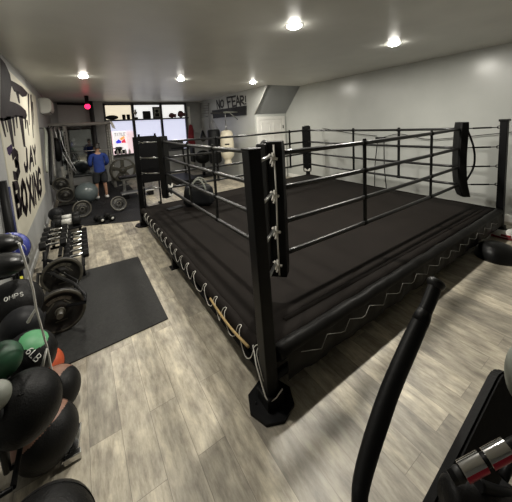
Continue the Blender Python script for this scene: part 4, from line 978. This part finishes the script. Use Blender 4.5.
def mball(c, r, lab, mats, fn=None, name='medicine_ball', seam=True):
    t = thing(name, lab, 'ball', (c[0], c[1], c[2]-r), 'balls on and under the front rack')
    bm = bm_new(); ball(bm, c, r, seg=36, ring=24, fn=fn) if fn is None else ball(bm, c, r, seg=120, ring=80, fn=fn); obj('ball_shell', bm, mats, t)
    if seam:
        bm = bm_new(); tube(bm, arc(c, (1, 0, 0), (0, 0.5, 0.866), r*1.002, 0, 2*PI, 40)[:-1], r*0.012, 6, closed=True); obj('seam', bm, 'pad', t)
    return t
def ball_text(t, c, r, s, u0, v0, h, w, sp, rot=0.0, mt='label', n0=None):
    """raised lettering wrapped on ball: centred on direction n0"""
    n0 = Vector(n0).normalized(); x = n0.cross(Vector((0, 0, 1))); x = -x.normalized() if x.length > 0 else Vector((1, 0, 0)); y = n0.cross(x).normalized()
    if y.z < 0: y = -y
    if x.dot(RGT) < 0: x = -x
    bm = bm_new(); cx = -(len(s)*sp)/2
    cr_, sr_ = math.cos(rot), math.sin(rot)
    for i, ch in enumerate(s):
        for st in GL[ch]:
            pts = []
            for a, b in st:
                u, v = cx+i*sp+a*sp*.72, (b-.5)*h
                u, v = u*cr_-v*sr_, u*sr_+v*cr_
                pts.append(Vector(c)+(n0+x*(u/r)+y*(v/r)).normalized()*(r*1.004))
            tube(bm, pts, w, 6)
    obj('lettering', bm, mt, t)
def place(px, py, t, rpx): return dep(px, py, t), rpx*t/F
# floor balls
def onfloor(px, py, rpx):
    d = ray(px, py); t = CAM.z/(-d.z+rpx/F); return CAM+d*t, rpx*t/F
c, r = onfloor(56, 390, 21); mball(c, r, 'black and brown ball on the floor behind the white rack post', ['ballblack', 'brown'], lambda n: 1 if (n.dot(RGT) < 0.38 and n.dot(UP) > -.6) else 0)
c, r = onfloor(46, 435, 27.5); mball(c, r, 'largest black and brown ball on the floor at the foot of the rack', ['ballblack', 'brown'], lambda n: 1 if n.dot(UP)*.75-n.dot(RGT)*.66 > 0.28 else 0)
c, r = onfloor(45, 366, 16); mball(c, r, 'orange and black ball on the floor against the wall behind the rack', ['orange', 'ballblack'], lambda n: 1 if n.x < -0.3 else 0)
RB = [
 ('blue', 9, 250, 1.66, 17, 'blue ball with pale seams on the top tier of the rack', ['blue'], None),
 ('text', 13, 306, 1.70, 24.5, 'black ball with pale printed letters just below the black gloves', ['ballblack'], None),
 ('dark', 22, 326, 1.51, 18, 'plain charcoal ball between the pale-lettered ball and the green-capped ball', ['bagdark'], None),
 ('six', 29, 356, 1.35, 23, 'black ball with bright green cap and pale weight print on the rack', ['ballblack', 'green'], None),
 ('dkgreen', 1, 361, 1.13, 17.5, 'dark green ball at the left edge on the rack', ['dkgreen'], None),
 ('big', 25, 406, 1.12, 31, 'big plain black ball under the green-capped ball', ['ballblack'], None),
 ('pale', -6, 397, 1.00, 14, 'pale grey ball at the left edge under the dark green ball', ['paleball'], None),
 ('near', 40, 556, 0.88, 50, 'black ball nearest the camera at the bottom left', ['ballblack'], None),
]
POS = {}
for (k, px, py, t, rp, lab, mats, fn) in RB:
    c, r = place(px, py, t, rp); POS[k] = (c, r)
    v = (CAM-c).normalized()
    if k == 'six': fn = lambda n: 1 if n.dot((RGT*.34+UP*.90-fwd*.12).normalized()) > 0.86 else 0
    tt = mball(c, r, lab, mats, fn)
    if k == 'text': ball_text(tt, c, r, '0MPS', 0, 0, 0.026, 0.0024, 0.024, -0.12, n0=v+UP*0.50+RGT*0.08)
    if k == 'six': ball_text(tt, c, r, '6LB', 0, 0, 0.030, 0.0024, 0.026, -1.2, n0=v+RGT*0.26+UP*0.06)
    if k == 'big':
        bm = bm_new(); n0 = (v-RGT*0.15+UP*0.42).normalized(); x = RGT; y = n0.cross(x)
        tube(bm, [c+(n0+(RGT*a+UP*b)).normalized()*r*1.003 for a, b in ((-.08, -.05), (.09, .06), (-.02, -.02), (-.07, .02), (-.08, -.05))], 0.0022, 6); obj('logo_mark', bm, 'padgrey', tt)
    if k == 'blue':
        bm = bm_new(); tube(bm, arc(c, UP, (RGT*.4+v*.9).normalized(), r*1.002, 0, 2*PI, 40)[:-1], 0.002, 6, closed=True); tube(bm, arc(c, RGT, (UP*.6+v*.8).normalized(), r*1.002, 0, 2*PI, 40)[:-1], 0.002, 6, closed=True); obj('pale_seams', bm, 'label', tt)
# rails under each tier, with a small cup carrying every ball
for names, yend in ((('blue',), 1.17), (('text', 'dark', 'six', 'dkgreen', 'big', 'pale'), 1.17), (('near',), None)):
    if yend is None: yend = POS['near'][0].y+0.06
    zr = min(POS[k][0].z-POS[k][1] for k in names)-0.03
    x1 = sum(POS[k][0].x for k in names)/len(names); y0 = min(POS[k][0].y for k in names)-0.08
    for x in (x1+0.03, -1.385):
        bm = bm_new(); tube(bm, [(x, yend, zr), (x, y0, zr)], 0.010, 8); obj('shelf_rail', bm, 'blackmetal', br_)
        if x == -1.385: bm = bm_new(); tube(bm, [(x, y0, 0), (x, y0, zr)], 0.010, 8); obj('end_post', bm, 'blackmetal', br_)
    for yy in (yend, y0):
        bm = bm_new(); tube(bm, [(x1+0.03, yy, zr), (-1.385, yy, zr)], 0.009, 8); obj('cross_bar', bm, 'blackmetal', br_)
    for k in names:
        c, r = POS[k]; bm = bm_new(); tube(bm, [(c.x, c.y, zr-0.005), (c.x, c.y, c.z-r-0.002)], [0.012, 0.02], 10); tube(bm, [(c.x, c.y, zr), (x1+0.03, c.y, zr)], 0.008, 6); obj('ball_cup', bm, 'blackmetal', br_)
# black gloves on the top tier
for i, (px, py, t, lab) in enumerate(((-2, 245, 1.34, 'upper black boxing glove on the top of the rack in front of the blue ball'), (2, 265, 1.22, 'lower black boxing glove on the rack in front of the blue ball'))):
    c = dep(px, py, t); g = thing('boxing_glove', lab, 'boxing glove', (c.x, c.y, c.z-0.06), 'black gloves on the front rack')
    bm = bm_new(); e = Matrix((RGT, UP.cross(RGT), UP)).transposed() @ Matrix.Rotation(-0.06, 3, 'Y')
    ball(bm, c, 1, (0.108, 0.075, 0.05), rot=e); obj('mitt', bm, 'leather', g)
    bm = bm_new(); ball(bm, c-RGT*0.02-UP.cross(RGT)*-0.06-UP*0.01, 1, (0.06, 0.03, 0.028), rot=e); obj('thumb', bm, 'leather', g)
    bm = bm_new(); lathe(bm, [(0.045, 0), (0.05, 0.05), (0.05, 0.10), (0.04, 0.10)], c-RGT*0.09, -RGT, 18); obj('cuff', bm, 'leather', g)

# ================================================================== FOREGROUND MACHINES (right)
hd = thing('elliptical_trainer', 'black curved machine handle rising in the right foreground', 'exercise machine', (0.0, -0.8, 0))
pts = [(436, 283.5, 1.15), (427.3, 306, 1.12), (411, 341.7, 1.075), (391, 388, 1.015), (376.3, 430, .96), (366.5, 462, .92), (361, 485, .89), (359.6, 502, .87), (360, 540, .86)]
path = [dep(*p) for p in pts]; low = path[-1]
path2 = path+[low+Vector((0.03, 0.02, -0.10)), Vector((low.x+0.05, low.y+0.03, 0.05))]
sp2 = smooth_path(path2, 6); n = len(sp2)
bm = bm_new(); tube(bm, sp2[:9], 0.0255, 16); tube(bm, sp2[8:], [0.0295+0.0025*min(1, i/4)-0.0065*max(0, min(1, (i-14)/18)) for i in range(n-8)], 16); obj('handle_grip', bm, 'pad', hd)
bm = bm_new(); e0 = path[0]; dd = (path[0]-path[1]).normalized()
lathe(bm, [(0.022, -0.022), (0.030, -0.014), (0.0345, -0.002), (0.0345, 0.006), (0.028, 0.015), (0.015, 0.019), (0, 0.02)], e0, dd, 20); obj('end_cap', bm, 'leather', hd)
bm = bm_new(); tube(bm, [sp2[7], sp2[8], sp2[9]], [0.026, 0.030, 0.0315], 16); obj('grip_collar', bm, 'pad', hd)
bm = bm_new(); box(bm, (low.x+0.05, low.y+0.03, 0.03), (0.5, 0.12, 0.055), bevel=0.012); box(bm, (low.x+0.05, low.y+0.03, 0.03), (0.10, 0.4, 0.05), bevel=0.012); obj('base_frame', bm, 'blackmetal', hd)

wb = thing('weight_bench', 'black adjustable bench with chrome and red bar in the right foreground corner', 'bench', (0.35, -0.9, 0))
# padded board, from lower left to its rounded top end
a = dep(507, 364, 1.16); b = dep(462, 455, 0.99); dv = (a-b).normalized(); wv = (dep(528, 396, 1.13)-a); wv = (wv-dv*wv.dot(dv)).normalized(); nv = wv.cross(dv)
if nv.dot(CAM-a) < 0: nv = -nv
bm = bm_new(); poly = []; Lb = (a-b).length; wd = 0.17; rc = 0.07
loc = [(-0.25, 0.0), (-0.25, wd), (Lb-rc, wd)]+[(Lb-rc+rc*math.sin(t), wd-rc+rc*math.cos(t)) for t in (0.4, 0.8, 1.2, 1.57)]+[(Lb-rc+rc*math.cos(t), rc-rc*math.sin(t)) for t in (0.0, 0.4, 0.8, 1.2, 1.57)]
prism(bm, [b+dv*u+wv*v-nv*0.055 for u, v in loc], nv*0.05)
bmesh.ops.bevel(bm, geom=list(bm.edges), offset=0.008, segments=2, affect='EDGES'); obj('backrest_pad', bm, 'pad', wb)
bm = bm_new(); c = dep(522, 374, 1.02); ball(bm, c, 1, (0.05, 0.05, 0.12)); obj('headrest', bm, 'paleball', wb)['label'] = 'grey rounded headrest'
# chrome sleeves with red undersides
p0, p1 = dep(457, 475, 0.80), dep(512, 446, 0.80); ax = (p1-p0).normalized()
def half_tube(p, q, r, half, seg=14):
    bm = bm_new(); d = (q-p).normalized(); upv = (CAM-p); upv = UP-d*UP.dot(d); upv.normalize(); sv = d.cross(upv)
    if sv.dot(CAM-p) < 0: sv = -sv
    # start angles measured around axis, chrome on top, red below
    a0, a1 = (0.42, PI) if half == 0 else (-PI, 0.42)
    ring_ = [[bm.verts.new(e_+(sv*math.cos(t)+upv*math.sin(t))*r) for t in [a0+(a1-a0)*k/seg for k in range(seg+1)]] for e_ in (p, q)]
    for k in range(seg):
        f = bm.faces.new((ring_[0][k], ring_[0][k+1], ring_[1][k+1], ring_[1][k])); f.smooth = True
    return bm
rT = 0.0245
Ls = (p1-p0).length
segs = [(0.10*Ls, 0.47*Ls), (0.55*Ls, 0.93*Ls)]
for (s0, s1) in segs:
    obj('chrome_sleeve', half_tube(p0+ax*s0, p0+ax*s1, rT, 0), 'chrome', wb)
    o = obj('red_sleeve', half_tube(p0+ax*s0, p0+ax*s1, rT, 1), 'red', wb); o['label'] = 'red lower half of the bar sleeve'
    bm = bm_new(); lathe(bm, [(0, 0), (rT*.99, 0), (rT*.99, .002), (0, .002)], p0+ax*s0, ax, 24); lathe(bm, [(0, -.002), (rT*.99, -.002), (rT*.99, 0), (0, 0)], p0+ax*s1, ax, 24); obj('sleeve_end', bm, 'chrome', wb)
bm = bm_new(); tube(bm, [p0-ax*0.02, p0+ax*0.26], 0.0175, 16); obj('bar_core', bm, 'pad', wb)
bm = bm_new(); lathe(bm, [(0, -0.012), (0.010, -0.011), (0.018, -0.004), (0.02, 0.008), (0.018, 0.014)], p0, ax, 18); obj('bar_tip', bm, 'padgrey', wb)
# dark foam roller in the corner
c = dep(463, 502, 0.86); bm = bm_new(); lathe(bm, [(0, -.055), (.04, -.055), (.055, -.04), (.055, .2), (0, .2)], c, (RGT*0.95-UP*0.25), 24); obj('foam_roller', bm, 'ballblack', wb)
bm = bm_new(); c2 = c+Vector((0.08, 0, -0.06)); tube(bm, [c2, (c2.x+0.03, c2.y-0.02, 0.03)], 0.03, 10); q = b-nv*0.08+wv*0.08; tube(bm, [q, (q.x+0.05, q.y+0.02, 0.03)], 0.03, 10); box(bm, ((c2.x+q.x)/2+0.04, (c2.y+q.y)/2, 0.025), (0.65, 0.12, 0.05), bevel=0.01); tube(bm, [(c2.x, c2.y, 0.2), (q.x+.03, q.y+.01, 0.25)], 0.025, 10); obj('frame', bm, 'blackmetal', wb)
bm = bm_new(); tube(bm, smooth_path([dep(478, 485, .86), dep(497, 492, .87), dep(516, 497, .88)], 5), 0.018, 10); tube(bm, [dep(503, 478, .9), dep(511, 462, .92)], 0.014, 8); obj('adjust_lever', bm, 'blackmetal', wb)

# ================================================================== COLOUR MANAGEMENT
scene.view_settings.view_transform = 'Standard'; scene.view_settings.look = 'None'
scene.view_settings.gamma = 1.0; scene.view_settings.use_curve_mapping = False
scene.view_settings.exposure = 0.0
